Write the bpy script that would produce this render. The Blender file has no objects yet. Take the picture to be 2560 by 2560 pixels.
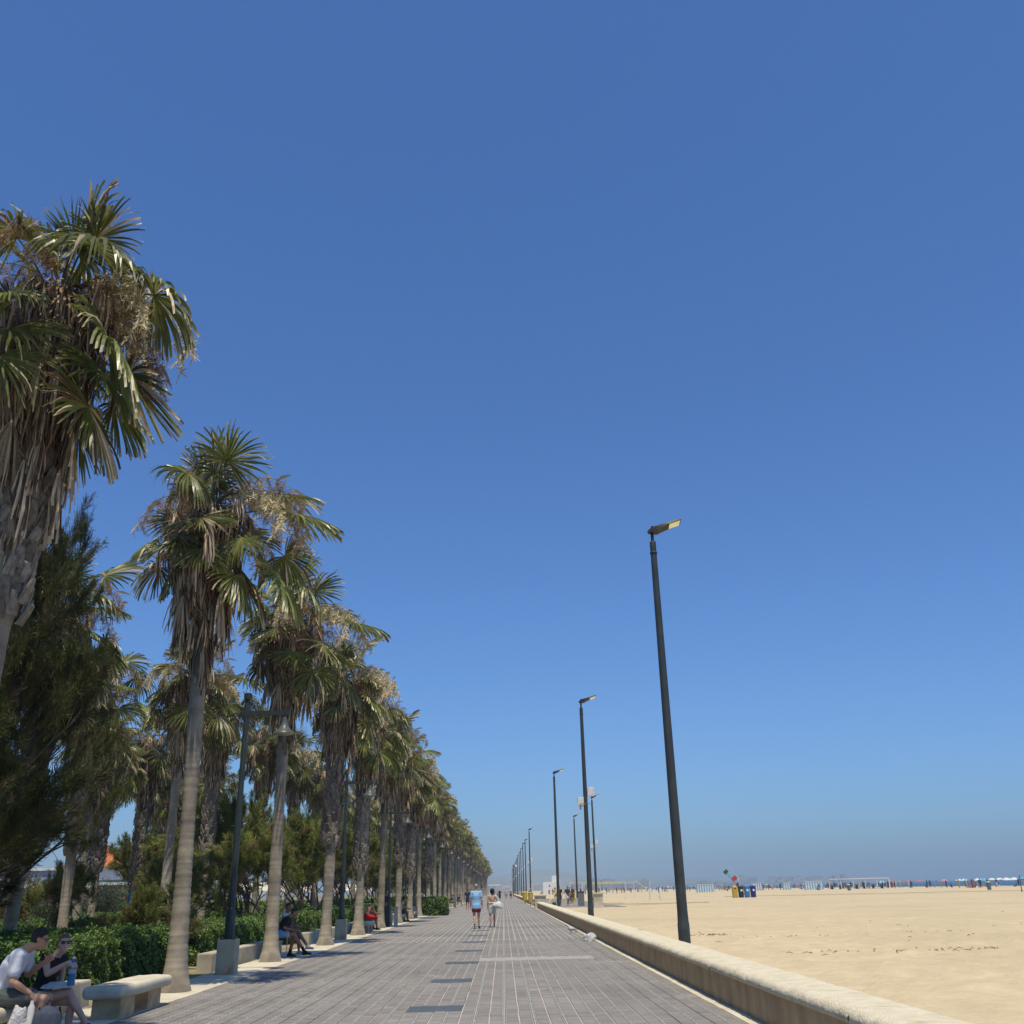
import bpy, bmesh, math, random
import numpy as np
from math import radians as R, sin, cos, pi
from mathutils import Vector, Matrix, noise
rnd = random.Random(7)
nr = np.random.default_rng(11)
S = bpy.context.scene
COL = S.collection

# ---------------------------------------------------------------- camera, world, sun, exposure
cd = bpy.data.cameras.new('camera'); cam = bpy.data.objects.new('camera', cd); COL.objects.link(cam)
S.camera = cam
cd.sensor_width = 36; cd.lens = 36 * 2400 / 2560; cd.clip_start = .1; cd.clip_end = 80000
yaw, pit, rol = R(0.962), R(21.518), R(1.35)
fw = Vector((sin(yaw) * cos(pit), cos(yaw) * cos(pit), sin(pit)))
rt = Vector((cos(yaw), -sin(yaw), 0)); up = rt.cross(fw)
rt2 = rt * cos(-rol) + up * sin(-rol); up2 = -rt * sin(-rol) + up * cos(-rol)
cam.matrix_world = Matrix(((rt2.x, up2.x, -fw.x, 0), (rt2.y, up2.y, -fw.y, 0), (rt2.z, up2.z, -fw.z, 1.5), (0, 0, 0, 1)))

SUN_EL, SUN_AZ = R(71), R(171)          # azimuth measured clockwise from +Y (the way the camera looks)
W = bpy.data.worlds.new('World'); S.world = W; W.use_nodes = True
nt = W.node_tree; bg = nt.nodes['Background']
sky = nt.nodes.new('ShaderNodeTexSky'); sky.sky_type = 'NISHITA'; sky.sun_disc = False
sky.sun_elevation = SUN_EL; sky.sun_rotation = SUN_AZ
sky.air_density = 1.0; sky.dust_density = 1.0; sky.ozone_density = 6; sky.altitude = 0
wb = nt.nodes.new('ShaderNodeMix'); wb.data_type = 'RGBA'; wb.blend_type = 'MULTIPLY'; wb.inputs[0].default_value = 1; wb.inputs[7].default_value = (.69, 1.03, 1.43, 1)
nt.links.new(sky.outputs[0], wb.inputs[6]); nt.links.new(wb.outputs[2], bg.inputs[0]); bg.inputs[1].default_value = .1
sl = bpy.data.lights.new('sun', 'SUN'); so = bpy.data.objects.new('sun', sl); COL.objects.link(so)
sl.energy = 5.0; sl.angle = R(.53); sl.color = (1, .905, .72)
sd = Vector((sin(SUN_AZ) * cos(SUN_EL), cos(SUN_AZ) * cos(SUN_EL), sin(SUN_EL)))
so.rotation_euler = sd.to_track_quat('Z', 'Y').to_euler(); so.location = (0, -20, 40)
S.view_settings.view_transform = 'Standard'; S.view_settings.look = 'None'
S.view_settings.exposure = 0; S.view_settings.gamma = 1
S.render.engine = 'CYCLES'; S.cycles.max_bounces = 8; S.cycles.volume_bounces = 1

# ---------------------------------------------------------------- materials
MATS = {}
def mat(name, c1, c2=None, scale=6., rough=.8, bump=.0, bscale=40., coord='Object', attr=False, objcol=False,
        rnd_amt=0., transl=0., spec=.3, metal=0., dist=.01, c3=None, scale3=.6, f3=(.45, .65), em=0.):
    if name in MATS: return MATS[name]
    if not attr:
        c1 = tuple(q * .84 for q in c1); c2 = c2 and tuple(q * .84 for q in c2); c3 = c3 and tuple(q * .84 for q in c3)
    m = bpy.data.materials.new(name); m.use_nodes = True; n = m.node_tree; L = n.links.new
    b = n.nodes['Principled BSDF']; b.inputs['Roughness'].default_value = rough
    b.inputs['Specular IOR Level'].default_value = spec; b.inputs['Metallic'].default_value = metal
    tc = n.nodes.new('ShaderNodeTexCoord')
    if coord == 'World': src = n.nodes.new('ShaderNodeNewGeometry').outputs['Position']
    else: src = tc.outputs['Object']
    no = n.nodes.new('ShaderNodeTexNoise'); no.inputs['Scale'].default_value = scale; no.inputs['Detail'].default_value = 5
    no.inputs['Roughness'].default_value = .6
    L(src, no.inputs['Vector'])
    rp = n.nodes.new('ShaderNodeMapRange'); rp.inputs[1].default_value = .35; rp.inputs[2].default_value = .65
    L(no.outputs[0], rp.inputs[0])
    mx = n.nodes.new('ShaderNodeMix'); mx.data_type = 'RGBA'
    c2 = c2 or tuple(x * .75 for x in c1)
    mx.inputs[6].default_value = (*c1, 1); mx.inputs[7].default_value = (*c2, 1); L(rp.outputs[0], mx.inputs[0])
    out = mx.outputs[2]
    def mult(a, sock):
        q = n.nodes.new('ShaderNodeMix'); q.data_type = 'RGBA'; q.blend_type = 'MULTIPLY'; q.inputs[0].default_value = 1
        L(a, q.inputs[6]); L(sock, q.inputs[7]); return q.outputs[2]
    if c3:
        n3 = n.nodes.new('ShaderNodeTexNoise'); n3.inputs['Scale'].default_value = scale3; n3.inputs['Detail'].default_value = 6
        L(src, n3.inputs['Vector'])
        r3 = n.nodes.new('ShaderNodeMapRange'); r3.inputs[1].default_value = f3[0]; r3.inputs[2].default_value = f3[1]; L(n3.outputs[0], r3.inputs[0])
        q = n.nodes.new('ShaderNodeMix'); q.data_type = 'RGBA'; L(r3.outputs[0], q.inputs[0]); L(out, q.inputs[6]); q.inputs[7].default_value = (*c3, 1); out = q.outputs[2]
    if attr:
        at = n.nodes.new('ShaderNodeAttribute'); at.attribute_name = 'Col'; out = mult(out, at.outputs['Color'])
    if objcol:
        oi = n.nodes.new('ShaderNodeObjectInfo'); out = mult(out, oi.outputs['Color'])
    if rnd_amt:
        oi = n.nodes.new('ShaderNodeObjectInfo'); hs = n.nodes.new('ShaderNodeHueSaturation')
        mr = n.nodes.new('ShaderNodeMapRange'); mr.inputs[3].default_value = 1 - rnd_amt; mr.inputs[4].default_value = 1 + rnd_amt
        L(oi.outputs['Random'], mr.inputs[0]); L(mr.outputs[0], hs.inputs['Value']); L(out, hs.inputs['Color']); out = hs.outputs[0]
    L(out, b.inputs['Base Color'])
    if em:
        L(out, b.inputs['Emission Color']); b.inputs['Emission Strength'].default_value = em
    if bump:
        nb = n.nodes.new('ShaderNodeTexNoise'); nb.inputs['Scale'].default_value = bscale; nb.inputs['Detail'].default_value = 4
        L(src, nb.inputs['Vector'])
        bp = n.nodes.new('ShaderNodeBump'); bp.inputs['Strength'].default_value = bump; bp.inputs['Distance'].default_value = dist
        L(nb.outputs[0], bp.inputs['Height']); L(bp.outputs[0], b.inputs['Normal'])
    if transl:
        tr = n.nodes.new('ShaderNodeBsdfTranslucent'); L(out, tr.inputs[0])
        ms = n.nodes.new('ShaderNodeMixShader'); ms.inputs[0].default_value = transl
        L(b.outputs[0], ms.inputs[1]); L(tr.outputs[0], ms.inputs[2]); L(ms.outputs[0], n.nodes['Material Output'].inputs[0])
    MATS[name] = m; return m
WH = (1, 1, 1)
M_leaf = mat('palm_leaf', WH, (.8, .8, .75), 3, .38, attr=True, transl=.38, rnd_amt=.2, spec=.5)
M_dead = mat('dead_palm_leaf', WH, (.75, .7, .65), 3, .7, attr=True, transl=.12, rnd_amt=.15)
M_bark = mat('palm_bark', (.34, .298, .228), (.21, .18, .135), 3, .95, .5, 60, attr=True, rnd_amt=.1, c3=(.15, .13, .105), scale3=1.3, f3=(.5, .7))
M_boot = mat('palm_leaf_base', (.25, .21, .16), (.13, .105, .08), 14, .9, .4, 60, attr=True, rnd_amt=.12)
M_flower = mat('palm_flower', WH, (.85, .8, .7), 10, .8, attr=True, transl=.2)
M_tama = mat('tamarisk_foliage', WH, (.85, .8, .7), 1.2, .6, attr=True, transl=.3, rnd_amt=.12)
M_twig = mat('tamarisk_bark', (.12, .095, .075), (.07, .055, .045), 5, .95, .6, 30)
M_hedge = mat('hedge_leaf', WH, (.8, .85, .7), 2, .5, attr=True, transl=.2, spec=.5, rnd_amt=.08)
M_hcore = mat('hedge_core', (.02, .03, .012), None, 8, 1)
M_lime = mat('limestone', (.62, .56, .43), (.5, .44, .32), 3, .9, .35, 50, coord='World', c3=(.36, .31, .23), scale3=.9, f3=(.52, .75))
M_limeS = mat('limestone_slab', (.68, .62, .48), (.56, .5, .37), 2, .92, .25, 70, coord='World', c3=(.42, .37, .28), scale3=1.6, f3=(.55, .8), rnd_amt=.06)
M_conc = mat('concrete', (.66, .54, .36), (.52, .42, .27), 4, .9, .3, 60, c3=(.25, .2, .14), scale3=2.2, f3=(.5, .75))
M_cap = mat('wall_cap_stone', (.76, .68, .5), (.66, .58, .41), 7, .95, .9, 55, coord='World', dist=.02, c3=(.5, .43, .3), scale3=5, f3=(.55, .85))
M_dirt = mat('park_ground', (.22, .2, .12), (.16, .15, .08), 1.5, .95, .4, 20, coord='World', c3=(.3, .24, .16), scale3=.35, f3=(.45, .7))
M_post = mat('green_grey_paint', (.04, .052, .05), (.028, .038, .038), 3, .45, .05, 30, rnd_amt=.08)
M_shade = mat('lamp_shade_paint', (.10, .115, .105), (.07, .08, .075), 4, .4)
M_mast = mat('dark_mast_paint', (.048, .056, .058), (.036, .043, .046), 2, .42, .04, 20, c3=(.075, .082, .08), scale3=1.6, f3=(.5, .85))
M_black = mat('black_plastic', (.02, .021, .023), None, 5, .5)
M_lens = mat('led_panel', (.85, .78, .33), (.9, .85, .5), 6, .2, em=.28)  # weak emission stands in for daylight reflected by the yellow lens
M_whitebox = mat('white_box', (.75, .74, .7), None, 4, .5)
M_white = mat('white_paint', (.8, .8, .78), (.7, .7, .68), 1, .6, rnd_amt=.04)
M_yellow = mat('yellow_plastic', (.6, .42, .06), (.5, .34, .05), 3, .45)
M_grey = mat('grey_metal', (.2, .21, .21), None, 4, .5)
M_fab = mat('coloured_fabric', WH, (.82, .82, .82), 9, .85, .25, 30, objcol=True)
M_skin = mat('skin', WH, (.9, .82, .78), 7, .55, objcol=True, spec=.35)
M_hair = mat('hair', WH, (.6, .6, .6), 40, .6, .5, 90, objcol=True)
M_shoe = mat('dark_rubber', (.025, .025, .027), None, 9, .6)
M_glass = mat('dark_glass', (.015, .015, .018), None, 2, .12, spec=.6)
M_dark = mat('dark_opening', (.02, .02, .02), None, 1, .8)
M_blue = mat('blue_paint', (.03, .16, .42), None, 3, .4)

# paving: rows of small dark pavers with pale joint lines along the walk
def paving(name, joints, base):
    m = bpy.data.materials.new(name); m.use_nodes = True; n = m.node_tree; L = n.links.new
    b = n.nodes['Principled BSDF']; b.inputs['Roughness'].default_value = .78; b.inputs['Specular IOR Level'].default_value = .25
    g = n.nodes.new('ShaderNodeNewGeometry'); sx = n.nodes.new('ShaderNodeSeparateXYZ'); L(g.outputs['Position'], sx.inputs[0])
    def ma(op, a, bb=None, c=None):
        q = n.nodes.new('ShaderNodeMath'); q.operation = op
        for i, v in enumerate((a, bb, c)):
            if v is None: continue
            if isinstance(v, (int, float)): q.inputs[i].default_value = v
            else: L(v, q.inputs[i])
        return q.outputs[0]
    def noise_(scale, vec=None, detail=4):
        q = n.nodes.new('ShaderNodeTexNoise'); q.inputs['Scale'].default_value = scale; q.inputs['Detail'].default_value = detail
        L(vec or g.outputs['Position'], q.inputs['Vector']); return q.outputs[0]
    def mix(f, a, c):
        q = n.nodes.new('ShaderNodeMix'); q.data_type = 'RGBA'; L(f, q.inputs[0])
        for i, v in ((6, a), (7, c)):
            if isinstance(v, tuple): q.inputs[i].default_value = (*v, 1)
            else: L(v, q.inputs[i])
        return q.outputs[2]
    def rng(v, lo, hi):
        q = n.nodes.new('ShaderNodeMapRange'); q.inputs[1].default_value = lo; q.inputs[2].default_value = hi; L(v, q.inputs[0]); return q.outputs[0]
    st = n.nodes.new('ShaderNodeMapping'); st.inputs['Scale'].default_value = (1, 3.2, 1); L(g.outputs['Position'], st.inputs[0])
    c = mix(rng(noise_(5, st.outputs[0], 6), .33, .67), (.24, .217, .192), (.17, .155, .138))
    c = mix(rng(noise_(.5, None, 6), .45, .75), c, (.25, .232, .207))
    c = mix(rng(noise_(30, None, 2), .6, .8), c, (.13, .125, .12))
    c = mix(rng(noise_(.17, None, 7), .52, .7), c, (.145, .134, .122))
    c = mix(rng(noise_(.9, None, 8), .62, .72), c, (.28, .252, .215))
    if joints or base:
        X = sx.outputs[0]; Y = sx.outputs[1]
        wob = ma('MULTIPLY', ma('SUBTRACT', noise_(1.1), .5), .03)
        xs = ma('ADD', X, wob)
        # solid lines at .17 + .38 k
        ds = ma('ABSOLUTE', ma('SUBTRACT', ma('FRACT', ma('MULTIPLY_ADD', xs, 1 / .38, -.17 / .38 + .5 + 40)), .5))
        dd = ma('ABSOLUTE', ma('SUBTRACT', ma('FRACT', ma('MULTIPLY_ADD', xs, 1 / .38, .02 / .38 + .5 + 40)), .5))
        lines = ma('LESS_THAN', ds, .0075 / .38)
        if joints:
            inner = ma('LESS_THAN', ma('ABSOLUTE', ma('SUBTRACT', dd, .006 / .38)), .004 / .38)
            dash = ma('LESS_THAN', ma('FRACT', ma('MULTIPLY', Y, 5)), .72)
            outer = ma('MULTIPLY', ma('LESS_THAN', ma('ABSOLUTE', ma('SUBTRACT', dd, .0245 / .38)), .0042 / .38), dash)
            lines = ma('MAXIMUM', lines, ma('MAXIMUM', inner, outer))
            jy = ma('LESS_THAN', ma('FRACT', ma('MULTIPLY', Y, 10)), .07)
            c = mix(ma('MULTIPLY', jy, .75), c, (.07, .067, .066))
        else:
            c = mix(ma('GREATER_THAN', Y, -1e6), c, (.09, .086, .082))
        c = mix(ma('MULTIPLY', lines, rng(noise_(4), .1, .4)), c, (.45, .425, .37))
    else:
        oi = n.nodes.new('ShaderNodeAttribute'); oi.attribute_name = 'Col'
        q = n.nodes.new('ShaderNodeMix'); q.data_type = 'RGBA'; q.blend_type = 'MULTIPLY'; q.inputs[0].default_value = 1; L(c, q.inputs[6]); L(oi.outputs['Color'], q.inputs[7]); c = q.outputs[2]
    L(c, b.inputs['Base Color'])
    bp = n.nodes.new('ShaderNodeBump'); bp.inputs['Strength'].default_value = .5; bp.inputs['Distance'].default_value = .006
    L(noise_(28, st.outputs[0]), bp.inputs['Height']); L(bp.outputs[0], b.inputs['Normal'])
    return m
M_pave_far = paving('paving_far', True, False)
M_pave_base = paving('paving_joint', False, True)
M_paver = paving('paver_stone', False, False)
M_plate = mat('slate_plate', (.105, .125, .14), (.075, .095, .11), 5, .7, .2, 30, coord='World')
M_line = mat('pale_strip', (.58, .56, .5), (.42, .4, .36), 9, .9, coord='World')
M_pink = mat('pinkish_strip', (.44, .4, .37), (.34, .31, .28), 6, .9, coord='World')
M_sand = mat('sand', (.62, .505, .32), (.53, .43, .27), 1.3, .95, .75, 7, coord='World', dist=.06, c3=(.5, .405, .26), scale3=.11, f3=(.48, .72), spec=.1)
M_debris = mat('dry_seaweed', (.34, .26, .16), (.17, .13, .08), 9, .95)

def wall_face():
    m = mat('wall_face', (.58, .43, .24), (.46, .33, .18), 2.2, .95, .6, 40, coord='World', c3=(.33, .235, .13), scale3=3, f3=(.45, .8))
    return m
M_wface = wall_face()
n = M_wface.node_tree    # run-off streaks: stretch the stain noise vertically
mp = n.nodes.new('ShaderNodeMapping'); mp.inputs['Scale'].default_value = (1, 1, .18)
for nd in [x for x in n.nodes if x.type == 'TEX_NOISE' and abs(x.inputs['Scale'].default_value - 3) < .01]:
    src = nd.inputs['Vector'].links[0].from_socket; n.links.new(src, mp.inputs[0]); n.links.new(mp.outputs[0], nd.inputs['Vector'])

def sea_mat():
    m = bpy.data.materials.new('sea_water'); m.use_nodes = True; n = m.node_tree; L = n.links.new
    b = n.nodes['Principled BSDF']; b.inputs['Roughness'].default_value = .35; b.inputs['Base Color'].default_value = (.012, .05, .085, 1)
    g = n.nodes.new('ShaderNodeNewGeometry'); no = n.nodes.new('ShaderNodeTexNoise'); no.inputs['Scale'].default_value = .35; no.inputs['Detail'].default_value = 6
    L(g.outputs['Position'], no.inputs['Vector']); bp = n.nodes.new('ShaderNodeBump'); bp.inputs['Strength'].default_value = 1; bp.inputs['Distance'].default_value = .5
    L(no.outputs[0], bp.inputs['Height']); L(bp.outputs[0], b.inputs['Normal']); return m
M_sea = sea_mat()

# ---------------------------------------------------------------- mesh helpers
def link(name, me, m=None, parent=None, loc=None, rz=0.):
    o = bpy.data.objects.new(name, me); COL.objects.link(o)
    if m is not None and me is not None and not me.materials: me.materials.append(m)
    if parent is not None: o.parent = parent
    if loc is not None: o.location = loc
    if rz: o.rotation_euler.z = rz
    return o
def tag(o, label, cat, group=None, kind=None):
    o['label'] = label; o['category'] = cat
    if group: o['group'] = group
    if kind: o['kind'] = kind
    return o
def thing(name, label, cat, loc=(0, 0, 0), rz=0., group=None):
    o = bpy.data.objects.new(name, None); COL.objects.link(o); o.empty_display_size = .2
    o.location = loc; o.rotation_euler.z = rz; return tag(o, label, cat, group)
def struct(o): o['kind'] = 'structure'; return o
def stuff(o): o['kind'] = 'stuff'; return o
def dup(root, loc=None, rz=None, label=None, scale=None):
    r = root.copy(); COL.objects.link(r)
    if loc is not None: r.location = loc
    if rz is not None: r.rotation_euler.z = rz
    if scale is not None: r.scale = (scale,) * 3 if isinstance(scale, (int, float)) else scale
    if label: r['label'] = label
    for ch in list(root.children):
        c = ch.copy(); COL.objects.link(c); c.parent = r
        for g in list(ch.children):
            d = g.copy(); COL.objects.link(d); d.parent = c
    return r
def mesh_np(name, V, F, C=None, m=None, smooth=False):
    """V (n,3); F list/array of quads or tris (k,4)/(k,3)"""
    V = np.asarray(V, np.float32); F = np.asarray(F, np.int32)
    me = bpy.data.meshes.new(name); k, q = F.shape
    me.vertices.add(len(V)); me.vertices.foreach_set('co', V.ravel())
    me.loops.add(k * q); me.loops.foreach_set('vertex_index', F.ravel())
    me.polygons.add(k); me.polygons.foreach_set('loop_start', np.arange(0, k * q, q, dtype=np.int32))
    me.polygons.foreach_set('use_smooth', np.full(k, smooth, dtype=bool))
    if C is not None:
        C = np.asarray(C, np.float32)
        if C.shape[1] == 3: C = np.hstack([C, np.ones((len(C), 1), np.float32)])
        a = me.color_attributes.new('Col', 'FLOAT_COLOR', 'POINT'); a.data.foreach_set('color', C.ravel())
    if m: me.materials.append(m)
    me.update(calc_edges=True); return me
class MB:
    def __init__(s): s.v = []; s.f = []
    def add(s, vs, fs):
        o = len(s.v); s.v += [tuple(v) for v in vs]; s.f += [tuple(i + o for i in f) for f in fs]; return s
    def box(s, x0, x1, y0, y1, z0, z1, M=None, taper=0):
        t = taper
        vs = [Vector(p) for p in ((x0, y0, z0), (x1, y0, z0), (x1, y1, z0), (x0, y1, z0), (x0 + t, y0 + t, z1), (x1 - t, y0 + t, z1), (x1 - t, y1 - t, z1), (x0 + t, y1 - t, z1))]
        if M: vs = [M @ v for v in vs]
        return s.add(vs, [(0, 3, 2, 1), (4, 5, 6, 7), (0, 1, 5, 4), (1, 2, 6, 5), (2, 3, 7, 6), (3, 0, 4, 7)])
    def tube(s, pts, rad, n=8, caps=True):
        pts = [Vector(p) for p in pts]; rad = rad if isinstance(rad, (list, tuple)) else [rad] * len(pts)
        vs = []; fs = []; u = None
        for i, p in enumerate(pts):
            d = (pts[min(i + 1, len(pts) - 1)] - pts[max(i - 1, 0)]).normalized()
            if u is None: u = d.orthogonal().normalized()
            else: u = (u - d * u.dot(d)).normalized()
            w = d.cross(u)
            vs += [p + (u * cos(2 * pi * k / n) + w * sin(2 * pi * k / n)) * rad[i] for k in range(n)]
        for i in range(len(pts) - 1):
            for k in range(n):
                a = i * n + k; b = i * n + (k + 1) % n; fs.append((a, b, b + n, a + n))
        if caps: fs.append(tuple(range(n))[::-1]); fs.append(tuple(range((len(pts) - 1) * n, len(pts) * n)))
        return s.add(vs, fs)
    def lathe(s, prof, n=16, c=(0, 0), caps=True):
        vs = []; fs = []
        for r, z in prof: vs += [(c[0] + r * cos(2 * pi * k / n), c[1] + r * sin(2 * pi * k / n), z) for k in range(n)]
        for i in range(len(prof) - 1):
            for k in range(n):
                a = i * n + k; b = i * n + (k + 1) % n; fs.append((a, b, b + n, a + n))
        if caps: fs.append(tuple(range(n))[::-1]); fs.append(tuple(range((len(prof) - 1) * n, len(prof) * n)))
        return s.add(vs, fs)
    def mesh(s, name, m=None, smooth=False, bevel=0):
        me = bpy.data.meshes.new(name); me.from_pydata(s.v, [], s.f)
        if m: me.materials.append(m)
        if bevel:
            bm = bmesh.new(); bm.from_mesh(me)
            bmesh.ops.bevel(bm, geom=bm.edges[:], offset=bevel, segments=2, affect='EDGES', profile=.6); bm.to_mesh(me); bm.free()
        if smooth:
            for p in me.polygons: p.use_smooth = True
            me.set_sharp_from_angle(angle=R(40))
        me.update(); return me
    def build(s, name, m, parent=None, smooth=False, bevel=0, loc=None, rz=0.):
        return link(name, s.mesh(name, m, smooth, bevel), None, parent, loc, rz)
ORD = ['first', 'second', 'third', 'fourth', 'fifth', 'sixth', 'seventh', 'eighth', 'ninth', 'tenth', 'eleventh', 'twelfth', 'thirteenth', 'fourteenth', 'fifteenth', 'sixteenth']

# ================================================================ GROUND
def grid(name, xs, ys, zf, m, smooth=True):
    xs = np.asarray(xs, float); ys = np.asarray(ys, float); Xg, Yg = np.meshgrid(xs, ys, indexing='ij')
    V = np.stack([Xg, Yg, zf(Xg, Yg)], -1).reshape(-1, 3); ny = len(ys)
    i, j = np.meshgrid(np.arange(len(xs) - 1), np.arange(ny - 1), indexing='ij'); a = (i * ny + j).ravel()
    return mesh_np(name, V, np.stack([a, a + ny, a + ny + 1, a + 1], 1), None, m, smooth)
def bumpy(X, Y, seed, waves):
    r = np.random.default_rng(seed); z = np.zeros_like(X)
    for lam, amp, k in waves:
        for _ in range(k):
            a = r.uniform(0, pi); ph = r.uniform(0, 6.28); l = lam * r.uniform(.6, 1.6)
            z += amp / math.sqrt(k) * np.sin((X * cos(a) + Y * sin(a)) * 6.283 / l + ph + 1.3 * np.sin((X * sin(a) - Y * cos(a)) * 6.283 / (l * 1.7) + ph * 2))
    return z
land = MB().add([(-40000, -3000, -.06), (3.2, -3000, -.06), (3.2, 3500, -.06), (1350, 3500, -.06), (1500, 60000, -.06), (-40000, 60000, -.06)], [(0, 1, 2, 3, 4, 5)]).build('ground', M_dirt)
struct(land)
xs = np.concatenate([np.arange(3.45, 14, .11), np.geomspace(14, 141, 130)]); ys = np.concatenate([np.arange(-8, 14, .5), np.arange(14, 40, .12), np.geomspace(40, 3500, 260)])
def zsand(X, Y):
    d = np.hypot(X, Y); fade = np.clip(40 / np.maximum(d, 1), .2, 1)
    z = bumpy(X, Y, 3, [(3.2, .022, 5), (.9, .02, 7), (.42, .012, 9)]) * fade
    z += bumpy(X, Y, 5, [(14, .03, 4)]) * np.clip((X - 4) / 10, 0, 1)
    return z + .03 - np.clip((X - 118) / 22, 0, 1) ** 1.2 * 1.5
sand = link('sand', grid('sand', xs, ys, zsand, M_sand)); struct(sand)
sea = MB().add([(100, -3000, -.9), (60000, -3000, -.9), (60000, 60000, -.9), (1300, 60000, -.9), (1150, 3450, -.9), (100, 3450, -.9)], [(0, 1, 2, 3, 4, 5)]).build('sea', M_sea); struct(sea)

# park earth beside the walk: slightly uneven sandy soil with paths
park = link('park_soil', grid('park_soil', np.concatenate([-np.geomspace(6.7, 90, 90)[::-1], [-6.25]]), np.concatenate([np.arange(-4, 60, .6), np.geomspace(60, 420, 60)]),
    lambda X, Y: bumpy(X, Y, 8, [(2.2, .018, 5), (.8, .01, 5)]) - .015, mat('park_soil', (.4, .32, .2), (.24, .21, .12), 1.5, .95, .5, 25, coord='World', c3=(.13, .13, .06), scale3=.3, f3=(.45, .65)))); struct(park)

# ================================================================ PROMENADE
prom = MB().add([(-5.2, -3, -.012), (2.8, -3, -.012), (2.8, 34.004, -.012), (-5.2, 34.004, -.012)], [(0, 1, 2, 3)]).build('promenade', M_pave_base); struct(prom)
far = MB().add([(-5.2, 34.004, 0), (2.8, 34.004, 0), (2.8, 620, 0), (-5.2, 620, 0)], [(0, 1, 2, 3)]).build('promenade_paving', M_pave_far); struct(far)
RECT = [(y, y + .74) for y in (9.7, 14.55, 18.98, 23.75, 28.45, 33.2, 37.9, 42.6, 47.4)]
lanes = []
x = -5.2
solids = [.17 + .38 * k for k in range(-14, 8)]; doubles = [-.02 + .38 * k for k in range(-13, 8)]
edges = sorted([(s, .0075) for s in solids] + [(d, .031) for d in doubles])
edges = [(-5.2, 0)] + [e for e in edges if -5.15 < e[0] < 2.76] + [(2.8, 0)]
for (a, ha), (b, hb) in zip(edges[:-1], edges[1:]): lanes.append((a + ha, b - hb))
def paver_mesh(w, l=.091, h=.011):
    e = .003
    v = [(0, 0, -h), (w, 0, -h), (w, l, -h), (0, l, -h), (0, 0, -e), (w, 0, -e), (w, l, -e), (0, l, -e), (e, e, 0), (w - e, e, 0), (w - e, l - e, 0), (e, l - e, 0)]
    f = [(0, 1, 5, 4), (1, 2, 6, 5), (2, 3, 7, 6), (3, 0, 4, 7), (4, 5, 9, 8), (5, 6, 10, 9), (6, 7, 11, 10), (7, 4, 8, 11), (8, 9, 10, 11)]
    return np.array(v), np.array(f)
pm = {}; Vs = []; Fs = []; Cs = []; off = 0; npart = 0
INDIV0, INDIV1 = 13.3, 14.0
y = 3.0
row = 0
while y < 33.95:
    for li, (a, b) in enumerate(lanes):
        w = b - a - .002
        if w < .03: continue
        if -1.36 < a < -.62 and any(r0 - .05 < y < r1 for r0, r1 in RECT): continue
        if a > -.62 and b < 2.1 and 24.45 < y < 25.55: continue
        c = .84 + .28 * rnd.random(); tw = 1 + .05 * (rnd.random() - .5); z = -.0022 * rnd.random()
        if INDIV0 - .02 < y < INDIV1 and npart < 300:
            key = (round(w, 4), int(c * 12))
            if key not in pm:
                v, f = paver_mesh(w); pm[key] = mesh_np('paver', v, f, np.tile((c, c, c * tw), (12, 1)), M_paver)
            link('paver', pm[key], None, prom, (a + .001, y, z + .0)); npart += 1
        else:
            v, f = paver_mesh(w); Vs.append(v + (a + .001, y, z)); Fs.append(f + off); off += 12; Cs.append(np.tile((c, c, c * tw), (12, 1)))
    y += .1; row += 1
pv = link('paver_rows', mesh_np('paver_rows', np.vstack(Vs), np.vstack(Fs), np.vstack(Cs), M_paver), None, prom); stuff(pv)
mb = MB()
for d in doubles:
    if not (-5.1 < d < 2.7): continue
    y = 3.
    while y < 33.9:
        if not (-1.36 < d < -.62 and any(r0 - .1 < y < r1 for r0, r1 in RECT)) and not (-.6 < d < 2.1 and 24.4 < y < 25.6):
            for sx, y0, y1 in ((-.0245, 0, .145), (.0245, .01, .155), (-.0058, 0, .196), (.0058, 0, .196)):
                w = .0042 if abs(sx) > .01 else .0038
                jx = rnd.uniform(-.0012, .0012)
                mb.box(d + sx - w + jx, d + sx + w + jx, y + y0, y + y1, -.0115, -.0015)
        y += .2
stuff(mb.build('pale_inlay_strips', M_line, prom))
for i, (r0, r1) in enumerate(RECT):
    z = .0 if r0 < 34 else .004
    if r0 > 33: mb = MB().box(-1.345, -.6, r0, r1, -.01, .004)
    else: mb = MB().box(-1.345, -.6, r0, r1, -.0115, -.0005)
    mb.build('slate_plate', M_plate, prom)
mb = MB()
for k in range(11):
    mb.box(-.6, 2.1, 24.49 + k * .1, 24.49 + k * .1 + .09, -.0115, -.001)
mb.build('pinkish_paver_band', M_pink, prom)
MB().box(.58, 1.5, 29.5, 29.56, -.01, .001).build('pale_strip', M_line, prom)
MB().box(2.0, 2.7, 23.2, 23.26, -.01, .001).build('pale_strip', M_line, prom)
for y in (95.5, 119.5, 190, 260): MB().box(-5.2, 2.8, y, y + 1.1, -.01, .004).build('cross_band', mat('cross_band', (.4, .37, .33), (.33, .3, .27), 1.5, .9, coord='World'), prom)

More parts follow.
